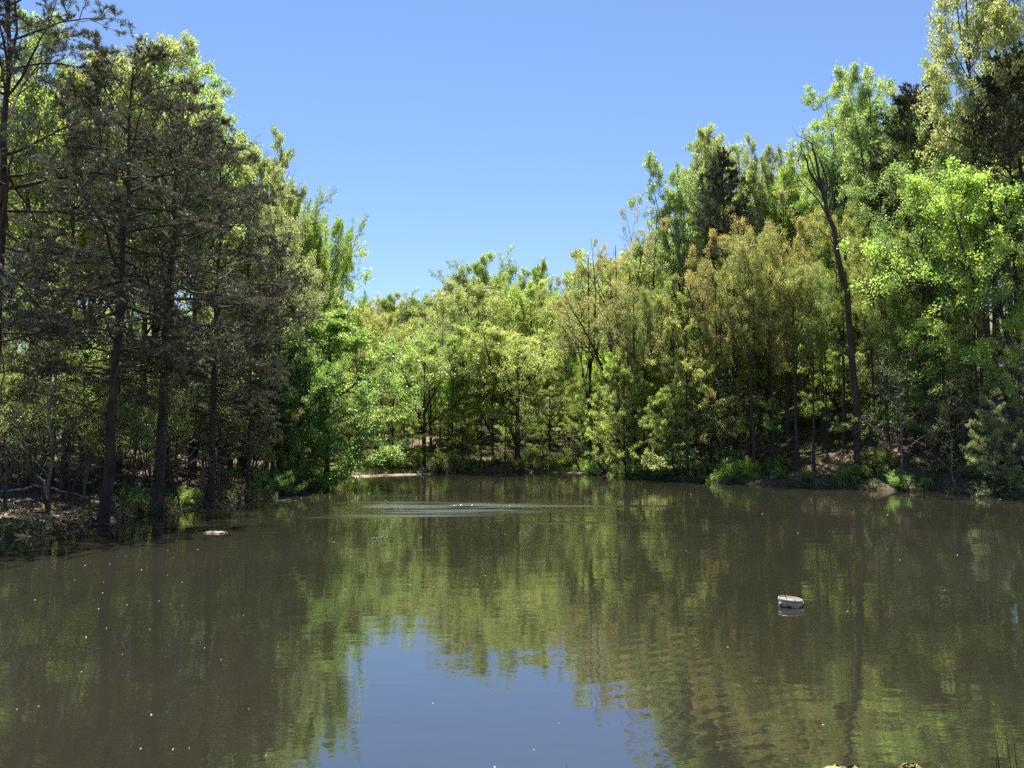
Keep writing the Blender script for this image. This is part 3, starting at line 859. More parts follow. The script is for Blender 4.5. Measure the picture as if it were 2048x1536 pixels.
# the right bank
P('oak_c', 1235, 72, 482, 1.05, 'tan', 'tall tan-green oak with bare fanned limbs starting the right skyline', rot=0.5, hw=75)
P('oak_c', 1270, 66, 560, 0.9, 'olive', 'sparse olive oak with a black forked trunk near the sand bar', rot=2.9)
P('oak_c', 1310, 79, 420, 0.75, 'tan', 'tall tan budding tree with see-through twigs against the sky', rot=4.1, hw=55)
P('oak_c', 1180, 76, 500, 0.75, 'olive', 'olive oak at the left shoulder of the right-hand woods')
P('tulip_h', 1362, 73, 322, 0.7, 'pale', 'pale green tree with one bough reaching out into the sky', hw=48)
P('tulip_g', 1432, 74, 278, 0.75, 'pale', 'pale green tulip tree forming the peak behind the dark pine top', hw=55)
P('pine_c', 1456, 68, 312, 0.75, 'pineg', 'dark pine top standing over the bronze oak', rot=0.5)
P('tulip_g', 1525, 76, 300, 0.7, 'mint', 'soft green tree right of the dark pine top', hw=40)
P('tulip_h', 1585, 78, 312, 0.65, 'yg', 'yellow-green tree on the skyline left of the dead forked trunk', hw=42)
P('oak_b', 1470, 62, 432, 0.95, 'bronze', 'bronze oak with golden new leaves and a dark trunk', rot=1.0, hw=72)
P('oak_a', 1575, 60, 395, 0.75, 'bronze', 'second bronze oak, taller and thinner, left of the dead forked trunk', rot=3.3, hw=48)
P('tulip_e', 1595, 56, 540, 1.0, 'olive', 'olive-yellow tree with a straight grey trunk at the right waterline', rot=0.2)
P('maple_c', 1350, 66, 560, 0.7, 'yg', 'yellow-green tree between the sparse oak and the bronze oak')
P('beech_a', 1250, 66.0, 700, 0.85, 'lime', 'layered lime green beech leaning over the sand bar', rot=0.2)
P('beech_b', 1375, 61.5, 640, 0.95, 'yg', 'layered yellow-green beech with bright sprays in front of dark trunks', rot=2.0)
P('beech_a', 1345, 60.5, 760, 0.75, 'lime', 'low lime green beech whose sprays dip toward the water', rot=4.4)
P('beech_b', 1180, 72.5, 760, 0.8, 'mid', 'layered green beech at the corner of the far cove')
P('tulip_g', 1758, 61, 152, 0.8, 'pale', 'tall pale tulip tree, highest crown right of the dead forked trunk', rot=3.4, hw=72)
P('tulip_h', 1685, 66, 250, 0.7, 'mint', 'soft green tulip tree directly behind the dead forked trunk', hw=48)
P('pine_c', 1842, 60, 180, 0.7, 'pineg', 'dark pine with a bushy flat top between two tulip trees', rot=2.4, hw=62)
P('tulip_h', 1885, 58, 255, 0.7, 'yg', 'yellow-green tulip tree in front of the flat topped pine', hw=52)
P('tulip_h', 1975, 50, -70, 0.8, 'pale', 'tallest pale tulip tree in the upper right with open branches', rot=0.8, hw=80)
P('tulip_g', 2065, 51, -120, 0.7, 'pale', 'tall pale tulip tree cut by the right edge of the frame', hw=60)
P('pine_c', 2040, 49, 120, 0.8, 'pine', 'dark pine at the right edge under the tallest tulip tree', rot=1.1, hw=75)
P('tulip_e', 1865, 51, 330, 1.15, 'mid', 'tree with the thickest rough trunk on the right bank', rot=0.3)
for px, D, top, pk, w, col, lab in ((1490, 80, 296, 'tulip_g', 62, 'pale', 'rounded pale crown just right of the dark pine top'), (1620, 80, 306, 'tulip_h', 60, 'yg', 'rounded yellow-green crown behind the antler limbs of the dead trunk'),
                                    (1392, 80, 325, 'tulip_g', 50, 'mint', 'mint green crown filling in left of the dark pine top'), (1705, 70, 205, 'tulip_h', 55, 'yg', 'rounded yellow-green crown stepping up right of the dead forked trunk'),
                                    (1800, 68, 196, 'tulip_g', 55, 'mid', 'mid green crown touching the flat topped pine'), (1925, 62, 225, 'tulip_g', 52, 'yg', 'yellow-green crown below the tallest tulip tree, right of the flat topped pine'),
                                    (1225, 82, 500, 'maple_b', 70, 'yg', 'rounded yellow-green crown behind the tan skyline oak'), (1290, 80, 470, 'oak_b', 70, 'olive', 'olive crown behind the tall tan budding tree')):
    P(pk, px, D, top, 1.0, col, lab, hw=w * 1.25)
P('maple_b', 2035, 47, 350, 0.95, 'lime', 'big bright lime maple filling the right edge', rot=0.9, hw=125)
P('maple_c', 1960, 50, 470, 0.7, 'lime', 'smaller bright lime maple left of the big edge maple', hw=55)
P('bare_b', 1800, 54, 560, 0.9, 'tan', 'grey budding tree, a twiggy veil before the thick rough trunk')
P('oak_c', 1650, 60, 520, 0.7, 'yg', 'thin yellow-green oak crossed by the dead forked trunk')
P('beech_a', 1985, 43.5, 800, 0.8, 'mint', 'small flat-topped mint green tree by the right waterline', rot=2.2)
P('twiggy_a', 1900, 45.5, 760, 0.9, 'tan', 'crooked bare stem rising between brambles on the right bank')

# ------------------------------------------------------------------ the dead forked trunk (traced limb by limb, given its own depth)
def snag():
    D = 53.0
    base = hit_ground(1716, 940, 40, 70)
    D = base[1]
    rng = np.random.default_rng(4)
    def line(pts, r0, r1, dy=0.0, K=12):
        q = np.array([at(px, py, D) for px, py in pts])
        q[:, 1] += dy * np.linspace(0, 1, len(q)) ** 1.2
        s = np.linspace(0, len(q) - 1, K); i = np.clip(s.astype(int), 0, len(q) - 2); w = (s - i)[:, None]
        L = q[i] * (1 - w) + q[i + 1] * w
        L[1:] += rng.normal(0, 0.04, (K - 1, 3))
        return (L - base)[None], np.linspace(r0, r1, K)[None]
    tb_ = []
    main = line([(1716, 930), (1712, 800), (1704, 720), (1694, 600), (1682, 540), (1664, 450), (1652, 410)], 0.25, 0.14, 0)
    tb_.append((*main, 12))
    limbs = [([(1652, 412), (1638, 380), (1612, 348), (1596, 320)], 0.11, 0.05, -1.0), ([(1596, 322), (1598, 300), (1594, 292)], 0.04, 0.015, -1.0),
             ([(1652, 412), (1642, 360), (1632, 300), (1628, 280), (1600, 263)], 0.11, 0.015, 0.6), ([(1628, 282), (1618, 262)], 0.03, 0.012, 0.6),
             ([(1652, 412), (1656, 360), (1648, 310), (1632, 278)], 0.08, 0.015, 1.2), ([(1656, 420), (1670, 380), (1668, 330), (1650, 290)], 0.08, 0.012, 1.6),
             ([(1660, 436), (1630, 405), (1600, 380), (1565, 352)], 0.07, 0.012, -1.5), ([(1690, 520), (1694, 470), (1700, 440)], 0.09, 0.02, 1.0),
             ([(1672, 490), (1640, 470), (1605, 462)], 0.05, 0.012, -1.4), ([(1640, 372), (1618, 320), (1606, 290)], 0.05, 0.012, -0.5)]
    tw = []
    for pts, a, b, dy in limbs:
        l = line(pts, a, b, dy, 8)
        tb_.append((*l, 6)); tw.append(l)
    Pt = np.concatenate([l[0] for l in tw]); Rt = np.concatenate([l[1] for l in tw])
    p2, r2, _, _ = sprout(rng, Pt, Rt, 5, 0.35, 1.0, 0.9, 0.6, 5, 0.4, 0.4, 0, 0.012, 0.3)
    tb_.append((p2, r2, 3))
    V, F = join_tubes(tb_[:1])
    root = empty('dead_tree', base)
    link('trunk', mesh_from('dead_trunk', V, F, [M['pine_bark']], smooth=True), root)
    for k, (a, b, s) in enumerate(tb_[1:-1]):
        V, F = join_tubes([(a, b, s)])
        link('limb', mesh_from('dead_limb', V, F, [M['pine_bark']], smooth=True), root)
    V, F = join_tubes(tb_[-1:])
    t = link('twigs', mesh_from('dead_twigs', V, F, [M['pine_bark']], smooth=True), root)
    tag(t, kind='stuff')
    tag(root, 'dead forked trunk with bare antler limbs rising above the right bank', 'dead tree')
    TREES.append((root, 'dead_tree', base[0], base[1], 24, root['label']))


snag()

# ------------------------------------------------------------------ trunks seen at the right waterline and far shore (dark, straight)
for px, D, top, wid, col, lab in (
        (1545, 57, 500, 0.6, 'yg', 'slim straight tree between the black trunk and the grey trunk'),
        (1628, 55, 540, 0.55, 'mid', 'slim leafy topped tree right of the straight grey trunk'),
        (1655, 57, 560, 0.5, 'yg', 'second slim tree right of the straight grey trunk'),
        (1752, 54, 480, 0.6, 'yg', 'slim dark trunked tree right of the dead forked trunk'),
        (1778, 52.5, 520, 0.55, 'mid', 'slim tree leaning slightly beside the twiggy veil'),
        (1832, 53, 470, 0.55, 'yg', 'slim tree just left of the thick rough trunk'),
        (1893, 51, 500, 0.55, 'mid', 'slim tree just right of the thick rough trunk'),
        (1925, 52, 450, 0.5, 'yg', 'slim tall trunk between the thick rough trunk and the lime maple'),
        (1262, 68.5, 600, 0.6, 'olive', 'straight dark trunked tree above the black leaning log'),
        (1300, 66, 580, 0.6, 'mid', 'straight dark trunked tree left of the layered beeches'),
        (1440, 61, 520, 0.55, 'olive', 'slim dark tree left of the black trunk'),
        (905, 79, 700, 0.5, 'mid', 'thin dark pole of a tree at the middle of the far shore'),
        (962, 78.5, 690, 0.5, 'yg', 'thin dark tree at the water, left of the broad far maple'),
        (1010, 79.5, 700, 0.5, 'mid', 'thin dark tree at the water, under the broad far maple'),
        (1508, 57.5, 470, 0.6, 'olive', 'tree with the black trunk standing in the water shadow on the right bank'),
        (1482, 60.5, 520, 0.55, 'mid', 'dark trunked tree close beside the black trunk on the right bank'),
        (1690, 58, 420, 0.6, 'yg', 'dark trunked tree just left of the dead forked trunk')):
    P(('tulip_e', 'tulip_f')[int(px) % 2], px, D, top, wid * 1.25, col, lab, jit=0.1)

# ------------------------------------------------------------------ the deeper wood: individual trees, capped by the skyline of the photograph's valley
SKY = [(-400, -300), (0, -220), (90, -60), (150, 80), (235, 95), (330, 130), (385, 215), (430, 285), (480, 330), (545, 390), (590, 420), (640, 450), (690, 500), (716, 590), (740, 625),
       (800, 612), (860, 608), (900, 595), (920, 565), (990, 535), (1040, 535), (1090, 565), (1145, 555), (1185, 505), (1240, 488), (1300, 430), (1345, 350), (1400, 310), (1450, 290),
       (1500, 308), (1570, 318), (1640, 320), (1685, 250), (1705, 180), (1750, 165), (1790, 200), (1835, 195), (1885, 235), (1935, 250), (1960, -40), (2048, -120), (2500, -300)]
SKX = np.array([s[0] for s in SKY], float); SKYY = np.array([s[1] for s in SKY], float)


def sky_cap(px, w):
    return max(np.interp(np.linspace(px - w, px + w, 9), SKX, SKYY))


taken = [(t[2], t[3]) for t in TREES]
rs = random.Random(77)
BANK = []


def scatter(n, region, protos, hr, spacing, capm=12, dmin=2.0, dmax=60, avoid=None):
    k = 0; tries = 0
    while k < n and tries < n * 60:
        tries += 1
        y = rs.uniform(region[2], region[3]); x = rs.uniform(region[0], region[1])
        px, _ = to_px((x, y, 2))
        if px < -120 or px > 2170: continue
        d = float(shore_dist([x], [y])[0])
        if d < dmin or d > dmax: continue
        if any((x - a) ** 2 + (y - b) ** 2 < spacing ** 2 for a, b in taken): continue
        if avoid and avoid(px, y, x): continue
        if y < 57 and 1570 < px < 1745: continue
        pk, col = rs.choice(protos)
        H = rs.uniform(*hr)
        pr = PROTO[pk]
        z = tz(x, y)
        wid = rs.uniform(0.95, 1.3)
        w = FPX * pr['R'] * 0.5 * H / pr['H'] * wid / y
        cap = sky_cap(px, w) + rs.uniform(2, 40) + capm
        Hc = at(0, cap, y)[2] - z
        H = min(H, Hc)
        if H < 0.45 * hr[0] or H < 4: continue
        taken.append((x, y))
        ln = (rs.gauss(0, 0.10), rs.gauss(0, 0.10)) if pk[:3] in ('sap', 'twi') else (rs.gauss(0, 0.025), rs.gauss(0, 0.025))
        BANK.append((plant(pk, x, y, H=H, wid=wid, col=col, jit=0.14, lean=ln), px, y))
        k += 1


path_gap = lambda px, y, x: px > 1830 and y < 92 and px - 1830 > (92 - y) * 0.0 and 50 < y
tl = [('tulip_a', 'yg'), ('tulip_b', 'yg'), ('tulip_c', 'mid'), ('tulip_d', 'pale'), ('oak_a', 'olive'), ('oak_b', 'yg'), ('oak_c', 'tan'), ('maple_b', 'mid'), ('maple_c', 'lime')]
scatter(16, (-75, -14, 60, 120), tl, (13, 19), 4.5, dmin=5, avoid=lambda px, y, x: x > -36 and y < 78)
scatter(75, (-45, 45, 78, 175), tl + [('maple_b', 'yg'), ('maple_c', 'mid'), ('maple_b', 'lime'), ('bare_b', 'tan')], (12, 19), 4.0, dmin=3, dmax=110)
scatter(44, (8, 85, 60, 135), tl, (13, 22), 3.2, dmin=4, dmax=75, avoid=lambda px, y, x: px > 1880 and y < 90)
# the far slope that closes the valley
for k, (px, D, top, pk, col) in enumerate(((725, 118, 618, 'tulip_c', 'pale'), (750, 126, 612, 'oak_b', 'olive'), (782, 132, 606, 'maple_b', 'yg'), (812, 128, 600, 'maple_b', 'green'), (838, 134, 606, 'maple_c', 'mid'),
                                           (862, 126, 602, 'oak_a', 'yg'), (885, 130, 600, 'maple_b', 'mid'), (700, 112, 625, 'oak_b', 'yg'), (770, 112, 640, 'maple_b', 'lime'), (850, 110, 632, 'oak_b', 'yg'))):
    P(pk, px, D, top, 1.0, col, rot=k * 1.3, jit=0.12)
scatter(24, (12, 75, 68, 100), [('tulip_g', 'pale'), ('tulip_h', 'yg'), ('tulip_g', 'mid'), ('tulip_h', 'pale'), ('oak_c', 'tan')], (17, 27), 2.6, capm=4, dmin=8, dmax=60, avoid=lambda px, y, x: px < 1170)
# middle storey: low leafy trees that close the wood between the trunks
ms = [('maple_a', 'mid'), ('maple_a', 'yg'), ('beech_a', 'yg'), ('beech_b', 'mid'), ('beech_a', 'lime'), ('maple_c', 'mid'), ('maple_c', 'lime'), ('maple_b', 'yg')]
scatter(80, (-60, -13, 34, 95), ms, (4.5, 8), 2.2, dmin=5, dmax=40)
scatter(70, (-40, 40, 80, 150), ms, (6, 12), 2.2, dmin=5, dmax=80)
scatter(46, (8, 75, 50, 115), ms, (6, 12), 2.4, dmin=9, dmax=60, avoid=lambda px, y, x: px > 1880 and y < 90)
# understory
us = [('sapling_a', 'mid'), ('sapling_b', 'yg'), ('sapling_c', 'mid'), ('twiggy_a', 'tan'), ('twiggy_b', 'tan'), ('sapling_b', 'lime'), ('beech_a', 'mid'), ('beech_b', 'yg')]
usl = [('sapling_a', 'mid'), ('sapling_c', 'mid'), ('twiggy_a', 'tan'), ('twiggy_b', 'tan'), ('twiggy_a', 'tan'), ('sapling_c', 'yg')]
taken = []
scatter(130, (-40, -12, 22, 62), usl, (4, 9), 0.6, dmin=0.2, dmax=14)
scatter(50, (-16, 14, 70, 100), us, (5, 9), 1.6, dmin=0.8, dmax=22)
scatter(85, (7, 60, 44, 90), us, (4.5, 9.5), 1.4, dmin=0.8, dmax=24, avoid=lambda px, y, x: px > 1900 and y > 50)
# bank shrubs
taken = []
sh = [('shrub_a', 'mid'), ('shrub_b', 'yg'), ('shrub_b', 'mid'), ('shrub_c', 'mid'), ('shrub_d', 'tan')]
scatter(40, (-22, -10, 22, 66), [('shrub_a', 'deep'), ('shrub_b', 'mid'), ('shrub_d', 'tan'), ('shrub_b', 'yg')], (0.9, 2.0), 0.9, dmin=0.05, dmax=2.6) if False else None


def shrubs(n, region, protos, hr, spacing, dmin, dmax):
    k = tries = 0
    while k < n and tries < n * 200:
        tries += 1
        y = rs.uniform(region[2], region[3]); x = rs.uniform(region[0], region[1])
        d = float(shore_dist([x], [y])[0])
        px, _ = to_px((x, y, 1))
        if d < dmin or d > dmax or px < -60 or px > 2110: continue
        if any((x - a) ** 2 + (y - b) ** 2 < spacing ** 2 for a, b in taken): continue
        pk, col = rs.choice(protos)
        taken.append((x, y))
        BANK.append((plant(pk, x, y, H=rs.uniform(*hr), wid=rs.uniform(1.0, 1.5), col=col, jit=0.14), px, y)); k += 1


shrubs(20, (-20, -10, 33, 68), [('shrub_a', 'mid'), ('shrub_b', 'lime'), ('shrub_d', 'tan'), ('shrub_b', 'yg'), ('shrub_d', 'tan')], (0.6, 1.5), 1.0, 0.1, 2.2)
shrubs(46, (-16, 9, 68, 90), [('shrub_a', 'yg'), ('shrub_b', 'mid'), ('shrub_c', 'mid'), ('shrub_a', 'lime'), ('shrub_d', 'tan')], (0.5, 1.5), 0.9, 0.2, 9.0)
shrubs(46, (7, 36, 40, 72), sh, (0.5, 1.3), 0.8, 0.1, 4.0)
for px, D, top, w, c in ((775, 75.5, 893, 1.0, 'green'), (805, 75.8, 888, 1.1, 'green'), (835, 76.5, 900, 1.0, 'mid'), (760, 74, 905, 0.9, 'green')):
    P('shrub_c', px, D, top, w, c, 'upright green willow thicket behind the pale sand bar', group='willows of the thicket by the sand bar')

# ------------------------------------------------------------------ labels of the trees that carry none yet
LAND = [(x[0], to_px((x[2], x[3], 3))[0], x[3], x[5]) for x in TREES if x[5]]
SHORT = {'pine_tree': 'pine', 'tulip_tree': 'tulip tree', 'oak_tree': 'oak', 'maple_tree': 'maple', 'beech_tree': 'beech', 'bare_tree': 'leafless tree', 'sapling': 'leafy sapling', 'bare_sapling': 'bare twiggy sapling', 'shrub': 'bank shrub'}
MARKS = [(5, 'the edge pine'), (222, 'the crooked pine trunk'), (318, 'the drooping pine'), (425, 'the smaller pine'), (500, 'the lime understory tree'), (575, 'the spreading oak'), (668, 'the dense green maple'),
         (765, 'the sand bar'), (848, 'the twin-trunked maple'), (925, 'the slender lime maple'), (1035, 'the broad far maple'), (1115, 'the skyline dip'), (1180, 'the cove corner'), (1270, 'the black forked oak'),
         (1375, 'the sprayed beech'), (1470, 'the bronze oak'), (1595, 'the straight grey trunk'), (1716, 'the dead forked trunk'), (1800, 'the twiggy veil'), (1865, 'the thick rough trunk'),
         (1955, 'the small lime maple'), (2020, 'the big lime maple')]


def hue_word(root):
    for ch in root.children:
        if ch.name.split('.')[0] in ('crown', 'foliage'):
            r, g, b, _ = ch.color
            if r > g * 1.05: return 'tan'
            if g > 0.43: return 'lime green'
            if r > g * 0.92: return 'olive'
            if r > g * 0.86: return 'yellow-green'
            if g < 0.21: return 'dark green'
            return 'fresh green'
    return 'grey'


buckets = {}
for root, kind, x, y, H, lab in TREES:
    if lab: continue
    px = to_px((x, y, 3))[0]
    mk = min(MARKS, key=lambda m: abs(m[0] - px))
    d = float(shore_dist([x], [y])[0])
    where = 'at the waterline by' if d < 1.5 else 'on the bank beside' if d < 7 else 'in the wood behind' if d < 25 else 'far up the slope beyond'
    buckets.setdefault((hue_word(root), kind, where, mk[1]), []).append((px, root))
ORD = ['first', 'second', 'third', 'fourth', 'fifth', 'sixth', 'seventh', 'eighth', 'ninth', 'tenth', 'eleventh', 'twelfth']
for (hue, kind, where, mk), rows in buckets.items():
    rows.sort(key=lambda r: r[0])
    for i, (px, root) in enumerate(rows):
        s = '%s %s %s %s' % (hue, SHORT[kind], where, mk)
        if len(rows) == 2:
            s += ', the %s one' % ('left', 'right')[i]
        elif len(rows) > 2:
            s += ', %s from left' % ORD[min(i, 11)]
        root['label'] = s
        if 'group' not in root:
            root['group'] = {'shrub': 'shrubs along the bank', 'sapling': 'saplings of the understory', 'bare_sapling': 'saplings of the understory'}.get(kind, 'trees of the deeper wood')

# ------------------------------------------------------------------ ground cover: leaves and blades nobody could count
def ground_cover():
    rng = np.random.default_rng(9)
    def pick(n, box, dlo, dhi, power=1.0):
        X = rng.uniform(box[0], box[1], n); Y = rng.uniform(box[2], box[3], n)
        d = shore_dist(X, Y)
        k = (d > dlo) & (d < dhi) & (rng.random(n) < np.clip(1 - (d - dlo) / (dhi - dlo), 0, 1) ** power)
        patch = np.sin(X * 0.55 + 1.1) * np.sin(Y * 0.47 + 0.4) + 0.5 * np.sin(X * 1.3 - Y * 0.9)
        k &= patch + rng.normal(0, 0.35, n) > -0.1
        return X[k], Y[k]
    Vs, Fs, T, o = [], [], [], 0
    for box, n, dhi in (((-24, -10, 20, 68), 60000, 4.0), ((-16, 10, 68, 92), 70000, 12.0), ((7, 38, 38, 74), 120000, 6.0), ((-22, 30, 1, 8), 60000, 2.5)):
        X, Y = pick(n, box, 0.0, dhi)
        Z = terrain(X, Y)
        m = len(X)
        h = rng.uniform(0.08, 0.4, m)
        az = rng.random(m) * 6.28
        w = rng.uniform(0.015, 0.05, m)
        lean = rng.normal(0, 0.14, (m, 2))
        b = np.stack([X, Y, Z - 0.02], axis=1)
        s = np.stack([np.cos(az), np.sin(az), np.zeros(m)], axis=1) * w[:, None]
        tip = b + np.stack([lean[:, 0], lean[:, 1], h], axis=1)
        mid = (b + tip) / 2 + np.stack([lean[:, 0] * -0.2, lean[:, 1] * -0.2, h * 0.1], axis=1)
        V = np.stack([b, mid + s, tip, mid - s], axis=1).reshape(-1, 3)
        Vs.append(V); Fs.append(np.arange(len(V)).reshape(-1, 4) + o); o += len(V)
        T.append(rng.random(m))
    me = mesh_from('ground_cover', np.concatenate(Vs), [np.concatenate(Fs)], [M['leaf']], tint=np.concatenate(T))
    g = link('ground_cover', me)
    g.color = (0.10, 0.135, 0.035, 1)
    tag(g, 'low green weeds and grass along the banks', kind='stuff')
    # dead leaves lying loose
    Vs = []
    for box, n in (((-30, -12, 20, 60), 50000), ((-16, 16, 70, 100), 40000), ((7, 45, 40, 80), 70000)):
        X = rng.uniform(box[0], box[1], n); Y = rng.uniform(box[2], box[3], n)
        d = shore_dist(X, Y); k = (d > 0.3) & (d < 20)
        X, Y = X[k], Y[k]; m = len(X)
        c = np.stack([X, Y, terrain(X, Y) + 0.02], axis=1)
        a = norm(np.stack([rng.normal(0, 1, m), rng.normal(0, 1, m), rng.normal(0, 0.35, m)], axis=1))
        b = norm(np.cross(np.stack([rng.normal(0, .35, m), rng.normal(0, .35, m), np.ones(m)], axis=1), a))
        s = rng.uniform(0.04, 0.10, m)[:, None]
        Vs.append(np.stack([c - a * s, c + b * s * .6, c + a * s, c - b * s * .6], axis=1).reshape(-1, 3))
    V = np.concatenate(Vs)
    me = mesh_from('leaf_litter', V, [np.arange(len(V)).reshape(-1, 4)], [M['leaf']], tint=rng.random(len(V) // 4))
    g = link('leaf_litter', me)
    g.color = (0.16, 0.115, 0.08, 1)
    tag(g, 'brown fallen leaves covering the woodland floor', kind='stuff')


ground_cover()


# ------------------------------------------------------------------ sand bars, hill path
def patch(name, pts, z, mat, thick=0.05, seed=1):
    """a low irregular mound given by its outline on the ground"""
    rng = np.random.default_rng(seed)
    p = np.array(pts, float)
    for _ in range(2):
        q = np.roll(p, -1, axis=0)
        p = np.stack([0.75 * p + 0.25 * q, 0.25 * p + 0.75 * q], axis=1).reshape(-1, 2)
    c = p.mean(0)
    rings = []
    for s, h in ((1.0, -0.04), (0.9, 0.02), (0.6, thick), (0.25, thick * 1.1)):
        q = c + (p - c) * s
        q = q + rng.normal(0, 0.03, q.shape)
        rings.append(np.column_stack([q, np.full(len(q), z + h) + rng.normal(0, thick * 0.1, len(q))]))
    n = len(p)
    V = np.concatenate(rings + [np.array([[c[0], c[1], z + thick]])])
    F = []
    for r in range(3):
        i = np.arange(n) + r * n; j = (np.arange(n) + 1) % n + r * n
        F.append(np.stack([i, j, j + n, i + n], axis=1))
    i = np.arange(n) + 3 * n; j = (np.arange(n) + 1) % n + 3 * n
    tri = np.stack([i, j, np.full(n, 4 * n)], axis=1)
    return mesh_from(name, V, [np.concatenate(F), tri], [mat], smooth=True)


sb = link('sand_bar', patch('sand_bar', [(-14.0, 62.5), (-12.5, 65.5), (-9.5, 69.0), (-6.2, 72.0), (-6.6, 73.4), (-10.5, 72.2), (-13.5, 69.5), (-15.2, 65)], 0.0, M['sand'], 0.07))
tag(sb, kind='structure')
sb = link('sand_bar', patch('sand_bar', [(4.2, 75.0), (7.0, 72.6), (8.0, 73.0), (8.0, 76.0), (5.5, 77.0), (3.0, 76.6)], 0.0, M['sand'], 0.07, 3))
tag(sb, kind='structure')
pts = [hit_ground(px, py, 55, 140) for px, py in ((2120, 652), (2060, 686), (2000, 720), (1940, 748), (1880, 772), (1800, 800))]
pts = [p for p in pts if p is not None]
if len(pts) >= 3:
    q = np.array(pts)
    s = np.linspace(0, len(q) - 1, 40); i = np.clip(s.astype(int), 0, len(q) - 2); w = (s - i)[:, None]
    L = q[i] * (1 - w) + q[i + 1] * w
    tg = norm(np.gradient(L[:, :2], axis=0)); nn = np.stack([-tg[:, 1], tg[:, 0]], axis=1)
    V = []
    for k in range(-2, 3):
        xy = L[:, :2] + nn * k * 0.7 + np.random.default_rng(k + 5).normal(0, 0.12, (40, 2))
        V.append(np.column_stack([xy, terrain(xy[:, 0], xy[:, 1]) + 0.06]))
    V = np.stack(V, axis=1)
    ii = np.arange(200).reshape(40, 5)
    F = np.stack([ii[:-1, :-1], ii[1:, :-1], ii[1:, 1:], ii[:-1, 1:]], axis=-1).reshape(-1, 4)
    tag(link('path', mesh_from('path', V.reshape(-1, 3), [F], [M['path']], smooth=True)), kind='structure')


# ------------------------------------------------------------------ fallen branches and water-side debris
def branch_thing(name, pts3, r0, r1, label, cat, mat='dead_bark', side=4, seed=1, group=None):
    rng = np.random.default_rng(seed)
    q = np.array(pts3, float); b = q[0].copy()
    K = 14
    s = np.linspace(0, len(q) - 1, K); i = np.clip(s.astype(int), 0, len(q) - 2); w = (s - i)[:, None]
    L = q[i] * (1 - w) + q[i + 1] * w - b
    L[1:] += rng.normal(0, 0.03, (K - 1, 3))
    Pm, Rm = L[None], np.linspace(r0, r1, K)[None]
    tb_ = [(Pm, Rm, 7)]
    if side:
        p2, r2, _, _ = sprout(rng, Pm, Rm, side, 0.25, 0.95, 0.9, 0.8, 6, 0.2, 0.5, 0, 0.012, 0.3)
        tb_.append((p2, r2, 4))
    V, F = join_tubes(tb_)
    o = link(name, mesh_from(name, V, F, [M[mat]], smooth=True))
    o.location = b
    return tag(o, label, cat, group)


g0 = hit_ground(97, 1022, 18, 40)
branch_thing('crooked_sapling', [g0 - np.array([0, 0, 0.1]), at(88, 975, g0[1]), at(62, 930, g0[1] + 0.3), at(55, 880, g0[1] + 0.5), at(30, 840, g0[1] + 0.8)], 0.09, 0.03,
             'crooked thin stem curving up from the litter by the left edge', 'stem', 'bark', 6, 3)
g1 = hit_ground(150, 1000, 18, 40); g2 = hit_ground(2, 996, 18, 40)
branch_thing('fallen_branch', [g2 + np.array([-0.3, 0, 0.15]), (g1 + g2) / 2 + np.array([0, 0, 0.55]), g1 + np.array([0, 0, 0.25]), g1 + np.array([0.9, 0.1, 0.05])], 0.06, 0.03,
             'bowed fallen branch lying over brown leaves near the left edge', 'branch', 'dead_bark', 5, 4)
branch_thing('leaning_log', [at(1226, 957, 68.5) - np.array([0, 0, 0.3]), at(1210, 940, 69.0), at(1196, 925, 69.5)], 0.22, 0.14, 'short black leaning log at the water by the sand bar', 'log', 'pine_bark', 0, 5)
for k, (px, py, dx, lab) in enumerate(((205, 1049, 0.9, 'pale floating stick below the crooked pine trunk'), (470, 1014, 1.3, 'pale floating stick against the left bank shrubs'),
                                       (575, 1001, 0.9, 'short floating stick near the lime understory tree'), (760, 1078, 0.5, 'small stick floating alone in open water'))):
    D = CAM_H / -(ray(px, py)[2] / ray(px, py)[1])
    p = at(px, py, D)
    branch_thing('floating_stick', [p + np.array([-dx / 2, 0, 0.0]), p + np.array([0, 0.05, 0.025]), p + np.array([dx / 2, 0.12, 0.0])], 0.022, 0.012, lab, 'stick', 'dead_bark', 0 if k != 1 else 2, 10 + k)


def on_water(px, py):
    r = ray(px, py)
    D = CAM_H / -(r[2] / r[1])
    return at(px, py, D)


c = on_water(431, 1066)
o = link('floating_scum', patch('floating_scum', [(-0.42, -0.1), (-0.1, -0.22), (0.3, -0.16), (0.46, 0.02), (0.2, 0.2), (-0.2, 0.22), (-0.36, 0.1)], 0.012, M['scum'], 0.035, 7))
o.location = (c[0], c[1], 0)
tag(o, 'pale beige scum raft floating off the left bank', 'scum raft')
for px, py, s, lab in ((1690, 1554, 0.30, 'yellowish algae clump at the bottom edge'), (1822, 1544, 0.10, 'small pale algae clump at the bottom edge, right of the big one')):
    c = on_water(px, py)
    rng = np.random.default_rng(int(px))
    bm_pts = [(math.cos(a) * s * rng.uniform(.7, 1.1), math.sin(a) * s * .6 * rng.uniform(.7, 1.1)) for a in np.linspace(0, 6.283, 11)[:-1]]
    o = link('algae_clump', patch('algae_clump', bm_pts, 0.0, M['algae'], 0.05, 9))
    o.location = (c[0], c[1], 0)
    tag(o, lab, 'algae')


